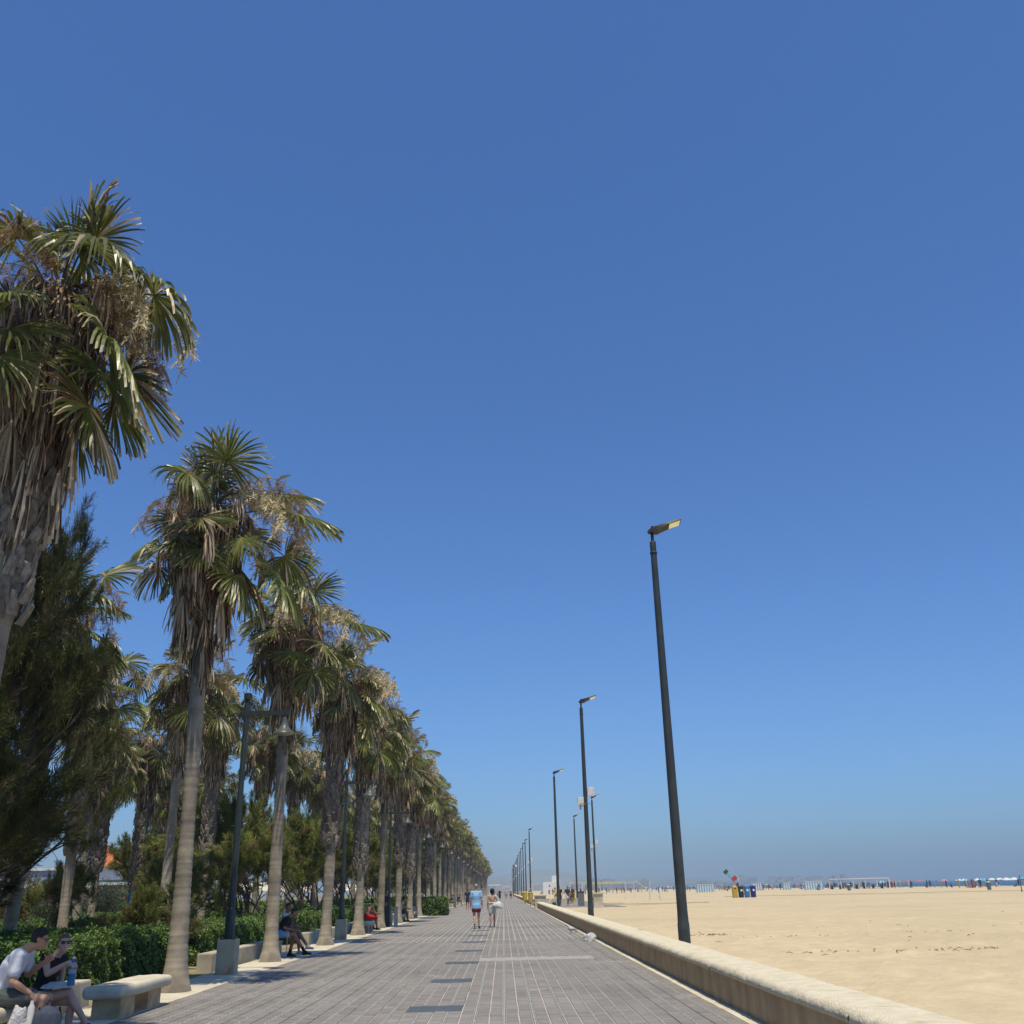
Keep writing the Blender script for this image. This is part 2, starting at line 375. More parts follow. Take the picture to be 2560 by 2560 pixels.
# pale stone strip under the palms, and the narrow one along the wall
strip = MB().box(-6.28, -5.2, -3, 620, -.1, -.004).build('stone_strip', M_limeS); struct(strip)
mb = MB().box(0, 1.066, 0, 1.19, -.02, .012); sm_ = mb.mesh('slab', M_limeS, bevel=.006)
for k in range(60): link('slab', sm_, None, strip, (-6.274, 4 + k * 1.2, rnd.uniform(-.003, .003)))
kerb = MB().box(2.8, 2.98, -3, 620, -.05, .0).build('kerb', M_limeS); struct(kerb)
mb = MB().box(0, .168, 0, .99, -.01, .014); km = mb.mesh('kerb_stone', M_limeS, bevel=.004)
for k in range(92): link('kerb_stone', km, None, kerb, (2.806 + rnd.uniform(-.002, .002), 1 + k * 1.0, rnd.uniform(-.003, .002)))

# ================================================================ BEACH WALL
def wall_part(L, seed):
    r = np.random.default_rng(seed)
    ny = int(L / .05); ys = np.linspace(0, L, ny + 1)
    face = [(2.985, -.15), (2.985, .1), (2.985, .25), (2.98, .372)]
    mbf = MB(); v = []
    for x, z in face: v += [(x, yy, z) for yy in (0.004, L - .004)]
    mbf.add(v + [(3.52, .004, -.15), (3.52, L - .004, -.15), (3.52, .004, .372), (3.52, L - .004, .372)],
            [(0, 2, 3, 1), (2, 4, 5, 3), (4, 6, 7, 5), (8, 9, 11, 10), (6, 10, 11, 7), (0, 8, 10, 6, 4, 2), (1, 3, 5, 7, 11, 9)])
    prof = [(2.99, .372), (2.955, .374), (2.935, .385), (2.925, .41), (2.928, .44), (2.945, .468), (2.975, .488), (3.02, .5), (3.1, .507), (3.25, .511), (3.4, .506), (3.5, .497), (3.54, .48), (3.555, .45), (3.555, .35), (3.5, -.15)]
    n = len(prof); P = np.zeros((ny + 1, n, 3))
    for j, (x, z) in enumerate(prof):
        P[:, j, 0] = x; P[:, j, 2] = z
    P[:, :, 1] = ys[:, None]
    amp = np.array([.0, .004, .008, .010, .011, .011, .010, .008, .005, .004, .005, .007, .008, .006, 0, 0])
    low = np.interp(ys, np.arange(0, L + 1, .35), r.uniform(-1, 1, len(np.arange(0, L + 1, .35))))
    P[:, :, 0] += (r.uniform(-1, 1, (ny + 1, n)) * amp * .8 + low[:, None] * amp * .7)
    P[:, :, 2] += (r.uniform(-1, 1, (ny + 1, n)) * amp * .6 + low[:, None] * amp * .4)
    P[0, :, 1] = .006; P[-1, :, 1] = L - .006
    P[0, 3:13, 2] -= .006; P[-1, 3:13, 2] -= .006
    i, j = np.meshgrid(np.arange(ny), np.arange(n - 1), indexing='ij'); a = (i * n + j).ravel()
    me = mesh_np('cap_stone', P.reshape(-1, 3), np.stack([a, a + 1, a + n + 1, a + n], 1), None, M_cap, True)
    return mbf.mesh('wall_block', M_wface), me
wp = [wall_part(5.95, s) for s in range(4)]
def wall(name, label, y0, y1, cat='wall'):
    t = thing(name, label, cat, (0, y0, 0)); n = max(1, int((y1 - y0) / 5.95))
    for k in range(n):
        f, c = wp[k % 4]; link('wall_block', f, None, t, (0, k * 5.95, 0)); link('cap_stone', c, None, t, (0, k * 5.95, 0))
    return t
wall('beach_wall', 'long low beige wall with rough pale stone cap between paving and sand, running from the foreground', -2.7, 93)
wall('beach_wall', 'farther continuation of the low beige wall, beginning past the yellow litter bins', 119, 340)

# stone pillars at the gap in the wall and the paved landing behind
def pillar(label, x, y, w, h):
    t = thing('stone_pillar', label, 'pillar', (x, y, 0))
    MB().box(-w / 2, w / 2, -w / 2, w / 2, -.1, .12).build('plinth', M_lime, t, bevel=.02)
    MB().box(-w / 2 + .05, w / 2 - .05, -w / 2 + .05, w / 2 - .05, .12, h - .12).build('shaft', M_lime, t)
    MB().box(-w / 2 - .03, w / 2 + .03, -w / 2 - .03, w / 2 + .03, h - .12, h).build('cap', M_limeS, t, bevel=.02)
pillar('wide low stone pillar at the wall gap, right of the two yellow bins', 3.3, 93.75, 1.1, 1.08)
pillar('pale stone pillar standing on the edge of the sand behind the second lamp mast', 7.75, 85, .85, 1.2)
pillar('lower stone pillar half hidden at the far side of the beach landing', 8.9, 104, .8, .8)
pl = MB().box(3.6, 10.4, 88, 140, -.2, .05).build('landing', mat('landing', (.27, .26, .25), (.21, .2, .195), 2, .9, coord='World')); struct(pl)
pk = MB().box(3.6, 7.2, 86.9, 88, -.2, .053).build('landing_edge', M_limeS); struct(pk)
t = thing('grey_cabinet', 'dark grey cabinet beside the pale pillar on the beach landing', 'cabinet', (7.1, 95, .05))
MB().box(-.28, .28, -.25, .25, 0, 1.2).build('cabinet_body', M_grey, t, bevel=.02); MB().box(-.32, .32, -.29, .29, 1.2, 1.26).build('cabinet_top', M_mast, t)
MB().box(3.6, 9.5, 125, 125.4, .05, .5).build('stone_ledge', M_lime)
tag(bpy.data.objects['stone_ledge'], 'low stone ledge along the back of the beach landing', 'ledge')

# ================================================================ PALMS
def frond(el, Lp, Rb, nseg, dead, seed, roll=0.):
    r = np.random.default_rng(seed)
    V = []; F = []; C = []; o = 0
    p = np.zeros(3); d = np.array([cos(R(el)), 0, sin(R(el))]); pts = [p.copy()]
    nstep = 6; sag = (.15 if not dead else .25)
    lat = r.uniform(-.06, .06)
    for k in range(nstep):
        d = d + np.array([0, lat, -sag * (.4 + k / nstep)]) * (cos(R(el)) * .8 + .2); d /= np.linalg.norm(d); p = p + d * Lp / nstep; pts.append(p.copy())
    pts = np.array(pts); w = np.linspace(.028, .012, nstep + 1)
    if not dead:
        d = d + np.array([0, 0, -1.]) * (r.uniform(.0, .3) if el > 40 else r.uniform(.0, .8)); d /= np.linalg.norm(d)
    side = np.cross(d, [0, 0, 1.]); ns = np.linalg.norm(side); side = side / ns if ns > .1 else np.array([0, 1., 0])
    nrm = np.cross(side, d)
    tri = [side, -side * .5 + nrm * .8, -side * .5 - nrm * .8]
    for k in range(nstep + 1):
        for t in tri: V.append(pts[k] + t * w[k])
    pc = (.15, .17, .06) if not dead else (.2, .14, .08)
    C += [pc] * (3 * (nstep + 1))
    for k in range(nstep):
        for t in range(3): F.append((k * 3 + t, k * 3 + (t + 1) % 3, (k + 1) * 3 + (t + 1) % 3, (k + 1) * 3 + t))
    o = len(V)
    rl = R(roll + r.uniform(-45, 45)); s = side * cos(rl) + nrm * sin(rl); n = np.cross(s, d)
    span = R(128 if not dead else 75); dphi = 2 * span / (nseg - 1)
    tt = np.array([0, .3, .55, .72, .86, 1.])
    g0 = r.uniform(.7, 1.35) if not dead else 1.7
    wind = r.normal(0, .16, 3); wind[2] *= .3
    lim = r.choice([.25, .45, .75, 1.2]); yellow = r.random() < .25 and not dead; drypr = r.choice([.03, .08, .15, .38])
    for i in range(nseg):
        ph = -span + dphi * i; e = cos(ph) * d + sin(ph) * s
        L = Rb * (.60 + .40 * cos(ph / 2) ** 1.5) * r.uniform(.93, 1.07)
        if dead: L *= r.uniform(.6, 1.05)
        q = p.copy(); dirv = e + n * .12 * cos(ph * 2); dirv /= np.linalg.norm(dirv); sd_ = np.cross(n, e)
        deadseg = dead or r.random() < drypr
        g = g0 * r.uniform(.7, 1.4) * (1.5 if deadseg else 1)
        z = 1 if i % 2 else -1
        base = np.array((.17, .195, .05)) * r.uniform(.6, 1.35)
        if yellow: base = np.array((.14, .15, .04)) * r.uniform(.8, 1.2)
        tan = np.array((.72, .585, .4)) * r.uniform(.55, 1.2) if r.random() < .7 else np.array((.16, .10, .06)) * r.uniform(.6, 1.2)
        prev = 0; tw = 0
        for k, t in enumerate(tt):
            if k:
                dt = (t - prev)
                tw += r.uniform(-.25, .25) if t > .5 else 0
                gg = g * max(0, t - .3) * 4.0 * lim
                if dead: gg = g * 2.
                dirv = dirv + wind * t * t * 2.2 * dt + np.array([0, 0, -1.]) * gg * dt + r.uniform(-.06, .06, 3) * (3 if dead else 1); dirv /= np.linalg.norm(dirv)
                q = q + dirv * L * dt
            prev = t
            hw = math.tan(dphi / 2) * L * min(t, .5) * (1.0 if t < .5 else max(.02, .95 - (t - .5) * 1.95)) + .003
            if dead: hw *= .8
            sv = sd_ * cos(tw) + n * sin(tw)
            V.append(q + sv * hw + n * .014 * z * min(1, t * 3)); V.append(q - sv * hw - n * .014 * z * min(1, t * 3))
            c = tan if deadseg else (base * (1.9 if t < .12 else 1.25 if t < .4 else 1) if t < .9 else base * .45 + tan * .55)
            C += [c, c]
            if k: F.append((o + 2 * k - 2, o + 2 * k - 1, o + 2 * k + 1, o + 2 * k))
        o += 12
    return np.array(V), np.array(F), np.clip(np.array([tuple(c) for c in C]), 0, 1)
ELS = [78, 58, 40, 24, 12, 0, -14, -30]
GREEN = []
for i, el in enumerate(ELS):
    for v in range(3): GREEN.append((el, frond(el, rnd.uniform(.65, .9) if el > 60 else rnd.uniform(1.0, 1.5), rnd.uniform(.8, .95) if el > 60 else rnd.uniform(.76, 1.0), 58, False, 100 + i * 7 + v, 0)))
DEADF = [(el, frond(el, rnd.uniform(.7, 1.05), rnd.uniform(.75, .95), 26, True, 300 + i)) for i, el in enumerate((40, 10, -10, -25, -40, -55, -65, -75))]
GREEN_M = [mesh_np('frond', *g[1], M_leaf) for g in GREEN]
DEAD_M = [mesh_np('dead_frond', *g[1], M_dead) for g in DEADF]
def flower(seed, cream):
    r = np.random.default_rng(seed); V = []; F = []; C = []; o = 0
    el = r.uniform(15, 50); L = r.uniform(2.0, 2.5)
    p = np.zeros(3); d = np.array([cos(R(el)), 0, sin(R(el))]); pts = [p.copy()]; K = 12
    for k in range(K):
        d = d + np.array([0, 0, -.05 - .028 * k]); d /= np.linalg.norm(d); p = p + d * L / K; pts.append(p.copy())
    for k, q in enumerate(pts):
        w = .022 * (1 - k / (K + 2))
        for a in range(3): V.append(q + np.array([0, cos(a * 2.1), sin(a * 2.1)]) * w)
        C += [(.30, .24, .13)] * 3
    for k in range(K):
        for a in range(3): F.append((k * 3 + a, k * 3 + (a + 1) % 3, k * 3 + 3 + (a + 1) % 3, k * 3 + 3 + a))
    o = len(V)
    for k in range(4, K + 1):
        # papery bract
        if k % 2 == 0:
            q = pts[k]; dd = r.normal(0, .4, 3) + [.4, 0, -.3]; dd /= np.linalg.norm(dd); s = np.cross(dd, r.normal(0, 1, 3)); s /= np.linalg.norm(s)
            ln = r.uniform(.2, .42); c = np.array((.5, .42, .3)) * r.uniform(.6, 1.1)
            for t, w in ((0, .012), (.4, .035), (.8, .02), (1, .003)):
                V.append(q + dd * ln * t + s * w - np.array([0, 0, .1 * t * t])); V.append(q + dd * ln * t - s * w - np.array([0, 0, .1 * t * t])); C += [c, c]
            for t in range(3): F.append((o + 2 * t, o + 2 * t + 1, o + 2 * t + 3, o + 2 * t + 2))
            o += 8
        for b in range(3):
            q0 = pts[k] + r.normal(0, .03, 3); a = r.uniform(0, 6.28); bl = r.uniform(.22, .5)
            bd = np.array([cos(a) * .5, sin(a) * .5, -1]); bd /= np.linalg.norm(bd)
            for m_ in range(36):
                q = q0 + bd * bl * r.random(); sdv = r.normal(0, 1, 3); sdv[2] -= .7; sdv /= np.linalg.norm(sdv); ln = r.uniform(.05, .15)
                s = np.cross(sdv, r.normal(0, 1, 3)); s /= np.linalg.norm(s); w = .0055 if not cream else .011
                c = (np.array((.8, .7, .45)) if cream else np.array((.46, .32, .17))) * r.uniform(.6, 1.1)
                V += [q + s * w, q - s * w, q + sdv * ln - s * w * .5, q + sdv * ln + s * w * .5]; C += [c] * 4; F.append((o, o + 1, o + 2, o + 3)); o += 4
    return np.array(V), np.array(F), np.clip(np.array([tuple(c) for c in C]), 0, 1)
FLOW = [flower(1, True), flower(2, False), flower(3, False), flower(4, False)]
FLOW_M = [mesh_np('flower_stalk', *f, M_flower) for f in FLOW]
def rotz(V, a, t=(0, 0, 0), sc=1.):
    c, s = cos(a), sin(a); return V @ np.array([[c, s, 0], [-s, c, 0], [0, 0, 1]]) * sc + np.array(t)
def skirt(zb, zt, n, seed):
    r = np.random.default_rng(seed); V = []; F = []; C = []; o = 0
    for i in range(n):
        a = r.uniform(0, 6.283); u = r.random() ** .8; z0 = zb + .3 + (zt - zb - .3) * u
        er = np.array([cos(a), sin(a), 0]); et = np.array([-sin(a), cos(a), 0])
        r0 = .2 + .12 * u; out = r.uniform(.02, .62) * (.35 + .8 * u)
        ln = r.uniform(.5, 1.15); w = r.uniform(.008, .03); side = r.uniform(-.2, .25)
        k_ = r.random()
        c = (np.array((.29, .2, .13)) if k_ < .45 else np.array((.13, .09, .06)) if k_ < .65 else np.array((.45, .36, .25))) * r.uniform(.6, 1.2)
        for k, t in enumerate((0, .25, .6, 1.)):
            q = er * (r0 + out * math.sin(min(1, t * 1.6) * 1.5) - .22 * t * t * (1 - u * .5)) + et * side * t * t
            q[2] = z0 + .12 * math.sin(t * 3) - ln * t ** 1.15
            if q[2] < zb: q[2] = zb + r.uniform(-.08, .05)
            ww = w * (1 - .7 * t)
            V += [q + et * ww, q - et * ww + er * .006]; C += [c, c]
            if k: F.append((o + 2 * k - 2, o + 2 * k - 1, o + 2 * k + 1, o + 2 * k))
        o += 8
    return np.array(V), np.array(F), np.clip(np.array([tuple(c) for c in C]), 0, 1)
def boots(z0, z1, rad, seed, size=1.):
    r = np.random.default_rng(seed); V = []; F = []; C = []; o = 0; z = z0; i = 0
    while z < z1:
        a = i * 2.399 + r.uniform(-.15, .15); er = np.array([cos(a), sin(a), 0]); et = np.array([-sin(a), cos(a), 0]); up_ = np.array([0, 0, 1.])
        w = .085 * size * r.uniform(.8, 1.25); h = .3 * r.uniform(.7, 1.2) * size; out = r.uniform(.03, .1) * size; lean = r.uniform(-.06, .06)
        b = er * (rad - .02) + up_ * z; c = np.array((1, 1, 1)) * r.uniform(.6, 1.35)
        t = er * (rad + out) + up_ * (z + h) + et * lean
        P = [b - et * w, b + et * w, b + et * w * .9 + er * .03, b - et * w * .9 + er * .03,
             t - et * w * .45, t + et * w * .45, t + et * w * .35 + er * .02 - up_ * .03, t - et * w * .35 + er * .02 - up_ * .03]
        m_ = (b + t) / 2 + er * .035 * size
        V += P + [m_ + et * w * .6, m_ - et * w * .6]; C += [c] * 10
        for f in ((3, 2, 8, 9), (9, 8, 6, 7), (2, 1, 5, 6), (0, 3, 7, 4), (7, 6, 5, 4)): F.append([x + o for x in f])
        F.append([o + 8, o + 2, o + 6, o + 8]) if False else None
        o += 10; i += 1; z += .0155 * size
    return np.array(V), np.array(F), np.array(C)
def trunk(zt, seed, rad=.19, sw=None, flare=.165):
    r = np.random.default_rng(seed); n = 20; zs = np.concatenate([np.arange(-.05, 6.0, .035), np.arange(6.0, zt, .12)]); th = np.arange(n) * 2 * pi / n
    ph = r.uniform(0, 6.28, 6); ring = r.uniform(-.005, .005, len(zs))
    rr = rad + flare * .85 * np.exp(-np.maximum(zs, 0) / .5) + .012 * np.exp(-((zs - 3) / 1.6) ** 2) + .03 * np.exp(-np.maximum(zs, 0) / .12) + .012 * np.sin(zs * 1.7 + ph[0]) + ring
    if sw: rr = rr + np.clip((zs - sw[0]) / .25, 0, 1) * sw[1]
    rr = rr[:, None] * (1 + .02 * np.sin(3 * th + ph[1] + zs[:, None] * .5) + .012 * np.sin(5 * th + ph[2] - zs[:, None]) + r.uniform(-.008, .008, (len(zs), n)))
    cv = np.sin(np.clip(zs, 0, 99) / zt * pi)[:, None]
    V = np.stack([rr * np.cos(th) + cv * r.uniform(-.04, .04), rr * np.sin(th) + cv * r.uniform(-.05, .05), np.repeat(zs[:, None], n, 1)], -1).reshape(-1, 3)
    i, j = np.meshgrid(np.arange(len(zs) - 1), np.arange(n), indexing='ij'); j2 = (j + 1) % n
    F = np.stack([i * n + j, i * n + j2, (i + 1) * n + j2, (i + 1) * n + j], -1).reshape(-1, 4)
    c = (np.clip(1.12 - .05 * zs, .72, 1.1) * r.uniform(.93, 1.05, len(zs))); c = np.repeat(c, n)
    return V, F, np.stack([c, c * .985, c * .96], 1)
# trunk types: (rough from z, extra radius, boots size)
TT = [dict(boot=(4.4, 6.4), rad=.16, ex=.08, size=1.2, sk=(6.35, 8.9)),
      dict(boot=None, rad=.128, ex=0, size=1, sk=(6.4, 8.8)),
      dict(boot=(5.9, 7.2), rad=.135, ex=.05, size=1.1, sk=(6.5, 8.7)),
      dict(boot=(2.9, 6.6), rad=.145, ex=.1, size=1.25, sk=(5.9, 8.7)),
      dict(boot=(2.2, 6.4), rad=.14, ex=.09, size=1.15, sk=(6.0, 8.7))]
TR = []
for i, t in enumerate(TT):
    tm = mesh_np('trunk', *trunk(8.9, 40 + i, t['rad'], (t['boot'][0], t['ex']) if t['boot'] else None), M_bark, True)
    bm_ = mesh_np('leaf_bases', *boots(t['boot'][0], t['boot'][1], t['rad'] + t['ex'], 60 + i, t['size']), M_boot) if t['boot'] else None
    sk = [mesh_np('dead_skirt', *skirt(t['sk'][0], t['sk'][1], 2300, 80 + i * 3 + k), M_dead) for k in range(2)]
    TR.append((tm, bm_, sk))
def crown_layout(seed, ng=40, nd=34, nf=7):
    r = random.Random(seed); out = []
    for i in range(ng):
        u = i / ng; k = min(len(ELS) - 1, int(u ** 1.0 * len(ELS)))
        out.append(('g', k * 3 + r.randrange(3), i * 2.39996 + r.uniform(-.5, .5), 8.75 - u * .85, r.uniform(.75, 1.12)))
    for i in range(nd):
        u = i / nd; k = min(7, int(u * 8)); out.append(('d', k, i * 2.39996 + 1 + r.uniform(-.4, .4), 8.7 - u * 1.9, r.uniform(.8, 1.2)))
    for i in range(nf): out.append(('f', r.choice([0, 0, 1, 2, 2, 3, 3]), i * 6.283 / nf + r.uniform(-.5, .5), 8.75, r.uniform(.65, 1.0)))
    return out
FARC = []
for s in range(5):
    acc = {'g': ([], [], []), 'd': ([], [], []), 'f': ([], [], [])}; offs = {'g': 0, 'd': 0, 'f': 0}
    for kind, k, a, z, sc in crown_layout(900 + s, 28, 38, 9):
        V, F, C = (GREEN[k][1] if kind == 'g' else DEADF[k][1] if kind == 'd' else FLOW[k])
        A = acc[kind]; A[0].append(rotz(V, a, (0, 0, z), sc)); A[1].append(F + offs[kind]); A[2].append(C); offs[kind] += len(V)
    FARC.append((mesh_np('crown', *[np.vstack(q) for q in acc['g']], M_leaf), mesh_np('dead_leaves', *[np.vstack(q) for q in acc['d']], M_dead), mesh_np('flower_stalks', *[np.vstack(q) for q in acc['f']], M_flower)))
def palm(x, y, tt, label, near, seed, h=1., group=None, rz=None, lean=(0, 0)):
    r = random.Random(seed)
    t = thing('palm_tree', label, 'palm tree', (x, y, 0), r.uniform(0, 6.28) if rz is None else rz, group)
    w_ = (.86 if y < 12 else 1.0) if near else r.uniform(.88, 1.1) if y > 70 else r.uniform(.85, 1.0); t.scale = (w_, w_, h); t.rotation_euler.x = lean[0] + (r.uniform(-.01, .01) if lean == (0, 0) and y > 45 else 0); t.rotation_euler.y = lean[1] + (r.uniform(-.01, .01) if lean == (0, 0) and y > 45 else 0)
    tm, bm_, sk = TR[tt]
    link('trunk', tm, None, t)
    if bm_: stuff(link('leaf_bases', bm_, None, t))
    stuff(link('dead_skirt', sk[seed % 2], None, t, rz=0))
    if near:
        for kind, k, a, z, sc in crown_layout(seed, 28, 42, 10):
            nm, me = (('frond', GREEN_M[k]) if kind == 'g' else ('dead_frond', DEAD_M[k]) if kind == 'd' else ('flower_stalk', FLOW_M[k]))
            b_ = 1 + (.2 if kind != 'd' else .05) * cos(a + t.rotation_euler.z); o = link(nm, me, None, t, (0, 0, z), a); o.scale = (sc * b_,) * 3
    else:
        c, d, f = FARC[seed % 5]; q = r.uniform(0, 6)
        link('crown', c, None, t, rz=q); stuff(link('dead_leaves', d, None, t, rz=q)); link('flower_stalks', f, None, t, rz=q)
    return t
FRONT = ['tall palm at the far left edge with rough trunk, its crown cut by the frame', 'palm with smooth grey trunk beside the near stone bench', 'smooth flared palm past the first lamp post beside the seated man in black',
         'palm with long rough upper trunk directly before the second lamp post', 'palm just behind the second lamp post block', 'palm right before the black litter bin, beyond the person in red shorts', 'palm just beyond the black litter bin in the front row', 'eighth palm of the front row from the camera']
FT = [0, 1, 2, 3, 4, 2, 3, 4]
for k in range(46):
    y = 10.9 + 7.55 * k; near = k < 8
    x = (-5.8, -5.7, -5.76, -5.72)[k] if k < 4 else -5.78 + rnd.uniform(-.06, .06)
    if k < 8: pt_ = palm(x, y, FT[k], FRONT[k], True, 520 + k, [1.02, 1.03, 1.0, .985, .985, .98, 1.0, .97][k], None, 0, (0, R([.3, -1.5, -.3, .8, .4, 0, .3, 0][k])))
    if k < 4:
        for a_, z_, s_ in ((.15, 8.8, 1.0), (-.45, 8.6, .95), (.7, 8.7, .9)): o = link('flower_stalk', FLOW_M[0] if a_ != .7 else FLOW_M[2], None, pt_, (0, 0, z_), a_); o.scale = (s_,) * 3
    if k < 8: continue
    if k < 16: palm(x, y, rnd.choice([1, 2, 3, 4]), '%s palm of the front row from the camera' % ORD[k], False, 500 + k, rnd.uniform(.9, 1.05), 'palms along the promenade edge')
    else: palm(x, y, rnd.choice([1, 2, 3, 4]), 'small distant palm in the far merging stretch of the front row', False, 500 + k, rnd.uniform(.92, 1.04), 'far palms of the front row')
SEC = [(-11.6, 24.6, 3), (-14.4, 34.2, 3), (-10.7, 32.8, 2), (-11.3, 38.9, 3), (-11.2, 46.8, 2), (-11.4, 54.5, 4), (-11.3, 62, 3)]
SL = ['palm whose crown rises behind the big dark tamarisk at left', 'palm with rough trunk seen left of the smooth trunk by the bench, behind the tamarisk', 'palm directly behind the smooth trunk of the near bench palm',
      'palm with brown lower trunk seen just left of the first lamp post', 'park palm between the first lamp post and the palm after it', 'park palm seen left of the second lamp post, second row', 'park palm in the second row above the second lamp post']
for i, (x, y, t) in enumerate(SEC): palm(x, y, t, SL[i], i < 3, 700 + i, .99 if i < 4 else 1, 'palms of the second row in the park')
for k in range(34): palm(-11.3 + rnd.uniform(-.4, .4), 69.5 + 7.6 * k, rnd.choice([2, 3, 4]), 'distant park palm behind the far front row', False, 740 + k, rnd.uniform(.9, 1.02), 'far palms behind the front row')
TH = [(-20.5, 62, 1), (-16.6, 40.5, 2), (-17.8, 45.0, 3), (-16.9, 47.3, 4), (-24.5, 60, 2), (-19.2, 54, 4), (-22.8, 56, 3), (-17, 58.5, 4), (-19.4, 65.5, 3), (-26, 76, 1), (-22, 70, 3), (-28, 92, 3)]
TL = ['stout pale trunked palm above the seated couple in the park', 'thin trunked palm right of the stout park trunk above the couple', 'park palm with shaggy trunk before the cream awning', 'park palm with scaly dark trunk left of the far lamp post', 'park palm partly hidden by the smooth near trunk',
      'park palm far back with yellowing crown', 'park palm far back before the orange roof', 'park palm far back between lamp post and near trunk', 'park palm far back with bushy crown over the hedge', 'very thin tall distant palm seen against the sky', 'distant park palm between tamarisks', 'distant park palm at the back of the park']
for i, (x, y, t) in enumerate(TH): palm(x, y, t, TL[i], False, 800 + i, [.9, .88, .9, 1, .95, .95, .9, .97, .93, 1.0, .9, .9][i], 'palms standing farther back in the park')

# ================================================================ TAMARISKS
def tamarisk(seed, H, spread, nplume, stems=3, wid=.010, br=1.):
    r = np.random.default_rng(seed); mb = MB(); ends = []
    def grow(p, d, L, rad, depth):
        pts = [p.copy()]; n = 4
        for k in range(n):
            d = d + r.normal(0, .16, 3) + np.array([0, 0, .05]); d /= np.linalg.norm(d); p = p + d * L / n; pts.append(p.copy())
            if depth >= 2: ends.append((p.copy(), d.copy()))
        mb.tube(pts, [rad * (1 - .45 * k / n) for k in range(n + 1)], 6 if depth < 2 else 4, False)
        if depth < 4:
            for _ in range(3 if depth < 3 else 2):
                a = r.uniform(0, 6.28); nd = d * r.uniform(.7, 1.1) + np.array([cos(a), sin(a), r.uniform(-.25, .5)]) * r.uniform(.45, .95) * spread; nd /= np.linalg.norm(nd)
                grow(p - d * L * r.uniform(0, .45), nd, L * r.uniform(.62, .85), rad * .55, depth + 1)
    for s in range(stems):
        a = 6.28 * s / stems + r.uniform(-.5, .5); d = np.array([cos(a) * .45 * spread, sin(a) * .45 * spread, 1.]); d /= np.linalg.norm(d)
        grow(np.array([cos(a) * .12, sin(a) * .12, -.1]), d, H * .36, .03 * H ** .6, 0)
    pts = np.array([e[0] for e in ends]); top = np.percentile(pts[:, 2], 98)
    pts[:, 2] *= H * .94 / top; dirs = np.array([e[1] for e in ends])
    idx = r.integers(0, len(pts), nplume); per = 92
    P = pts[idx]; D = dirs[idx] + r.normal(0, .3, (nplume, 3)) + [0, 0, .35]; D /= np.linalg.norm(D, axis=1)[:, None]
    PL = r.uniform(.3, .7, nplume)
    P = np.repeat(P, per, 0); D = np.repeat(D, per, 0); PLr = np.repeat(PL, per); N = len(P)
    u = r.random(N); base = P + D * (PLr * u)[:, None] + r.normal(0, .035, (N, 3)); sc = 1 - .5 * u
    sd_ = D + r.normal(0, .38, (N, 3)); sd_ /= np.linalg.norm(sd_, axis=1)[:, None]
    ln = r.uniform(.14, .42, N) * sc; s = np.cross(sd_, r.normal(0, 1, (N, 3))); s /= np.linalg.norm(s, axis=1)[:, None] + 1e-6
    w = wid * r.uniform(.5, 1.1, N)
    mid = base + sd_ * (ln * .55)[:, None]; tip = base + sd_ * ln[:, None] + np.array([0, 0, -1]) * (ln * r.uniform(-.1, .5, N))[:, None]
    V = np.stack([base - s * w[:, None] * .4, base + s * w[:, None] * .4, mid + s * w[:, None], mid - s * w[:, None], tip + s * w[:, None] * .2, tip - s * w[:, None] * .2], 1).reshape(-1, 3)
    o = np.arange(N)[:, None] * 6
    F = np.concatenate([o + [0, 1, 2, 3], o + [3, 2, 4, 5]])
    k_ = np.repeat(r.random(nplume), per)[:, None]
    c = np.where(k_ < .6, [[.10, .125, .03]], np.where(k_ < .85, [[.17, .18, .045]], [[.16, .12, .055]])) * r.uniform(.65, 1.3, (N, 1)) * br
    C = np.repeat(c, 6, 0)
    # small dead twigs
    for _ in range(int(nplume * .2)):
        i = r.integers(0, len(pts)); d = dirs[i] + r.normal(0, .5, 3); q = pts[i]; mb.tube([q, q + d * .25 + r.normal(0, .05, 3), q + d * .55 + r.normal(0, .1, 3)], [.006, .004, .002], 3, False)
    return mesh_np('foliage', V, F, C, M_tama), mb.mesh('branches', M_twig)
TAM = [tamarisk(21, 8.9, .55, 2300, 5, .008, .62), tamarisk(22, 7.6, .45, 560, 3, .008, .8), tamarisk(23, 5.6, 1.0, 520, 3, .012, 1.4), tamarisk(24, 4.4, 1.1, 460, 3, .011, 1.6), tamarisk(25, 3.2, 1.2, 360, 3, .011, 1.2), tamarisk(26, 5.6, .8, 1300, 4, .008, .5)]  # low br puts the thick shade of the left-edge trees into leaf colour
def tama(k, x, y, rz, label, sc=1., group='tamarisk trees in the park'):
    t = thing('tamarisk_tree', label, 'tree', (x, y, 0), rz, group); t.scale = (sc,) * 3
    f, b = TAM[k]; link('trunk', b, None, t); stuff(link('foliage', f, None, t)); return t
tt_ = tama(0, -11.5, 20.2, .4, 'large dark feathery tamarisk at the left edge above the seated couple'); tt_.scale = (.66, .66, 1.1)
tt_ = tama(1, -11.6, 22.4, 1.3, 'tall thin tamarisk with wispy upright plumes right of the big dark one', .95); tt_.rotation_euler = (0, R(11), 0); tt_.scale = (.5, .5, .93)
tama(5, -10.5, 17.8, .9, 'dark low tamarisk growth under the large one at the left edge', .72)
tama(5, -12.2, 22.0, 2.9, 'dark bushy tamarisk behind the hedge end at the left edge', .75)
tama(5, -9.4, 14.4, 1.2, 'darkest tamarisk mass at the left frame edge above the man in white', .8)
tama(0, -13.6, 17.6, 4.0, 'bushy tamarisk at the far left, half lost behind the large dark one', .85)
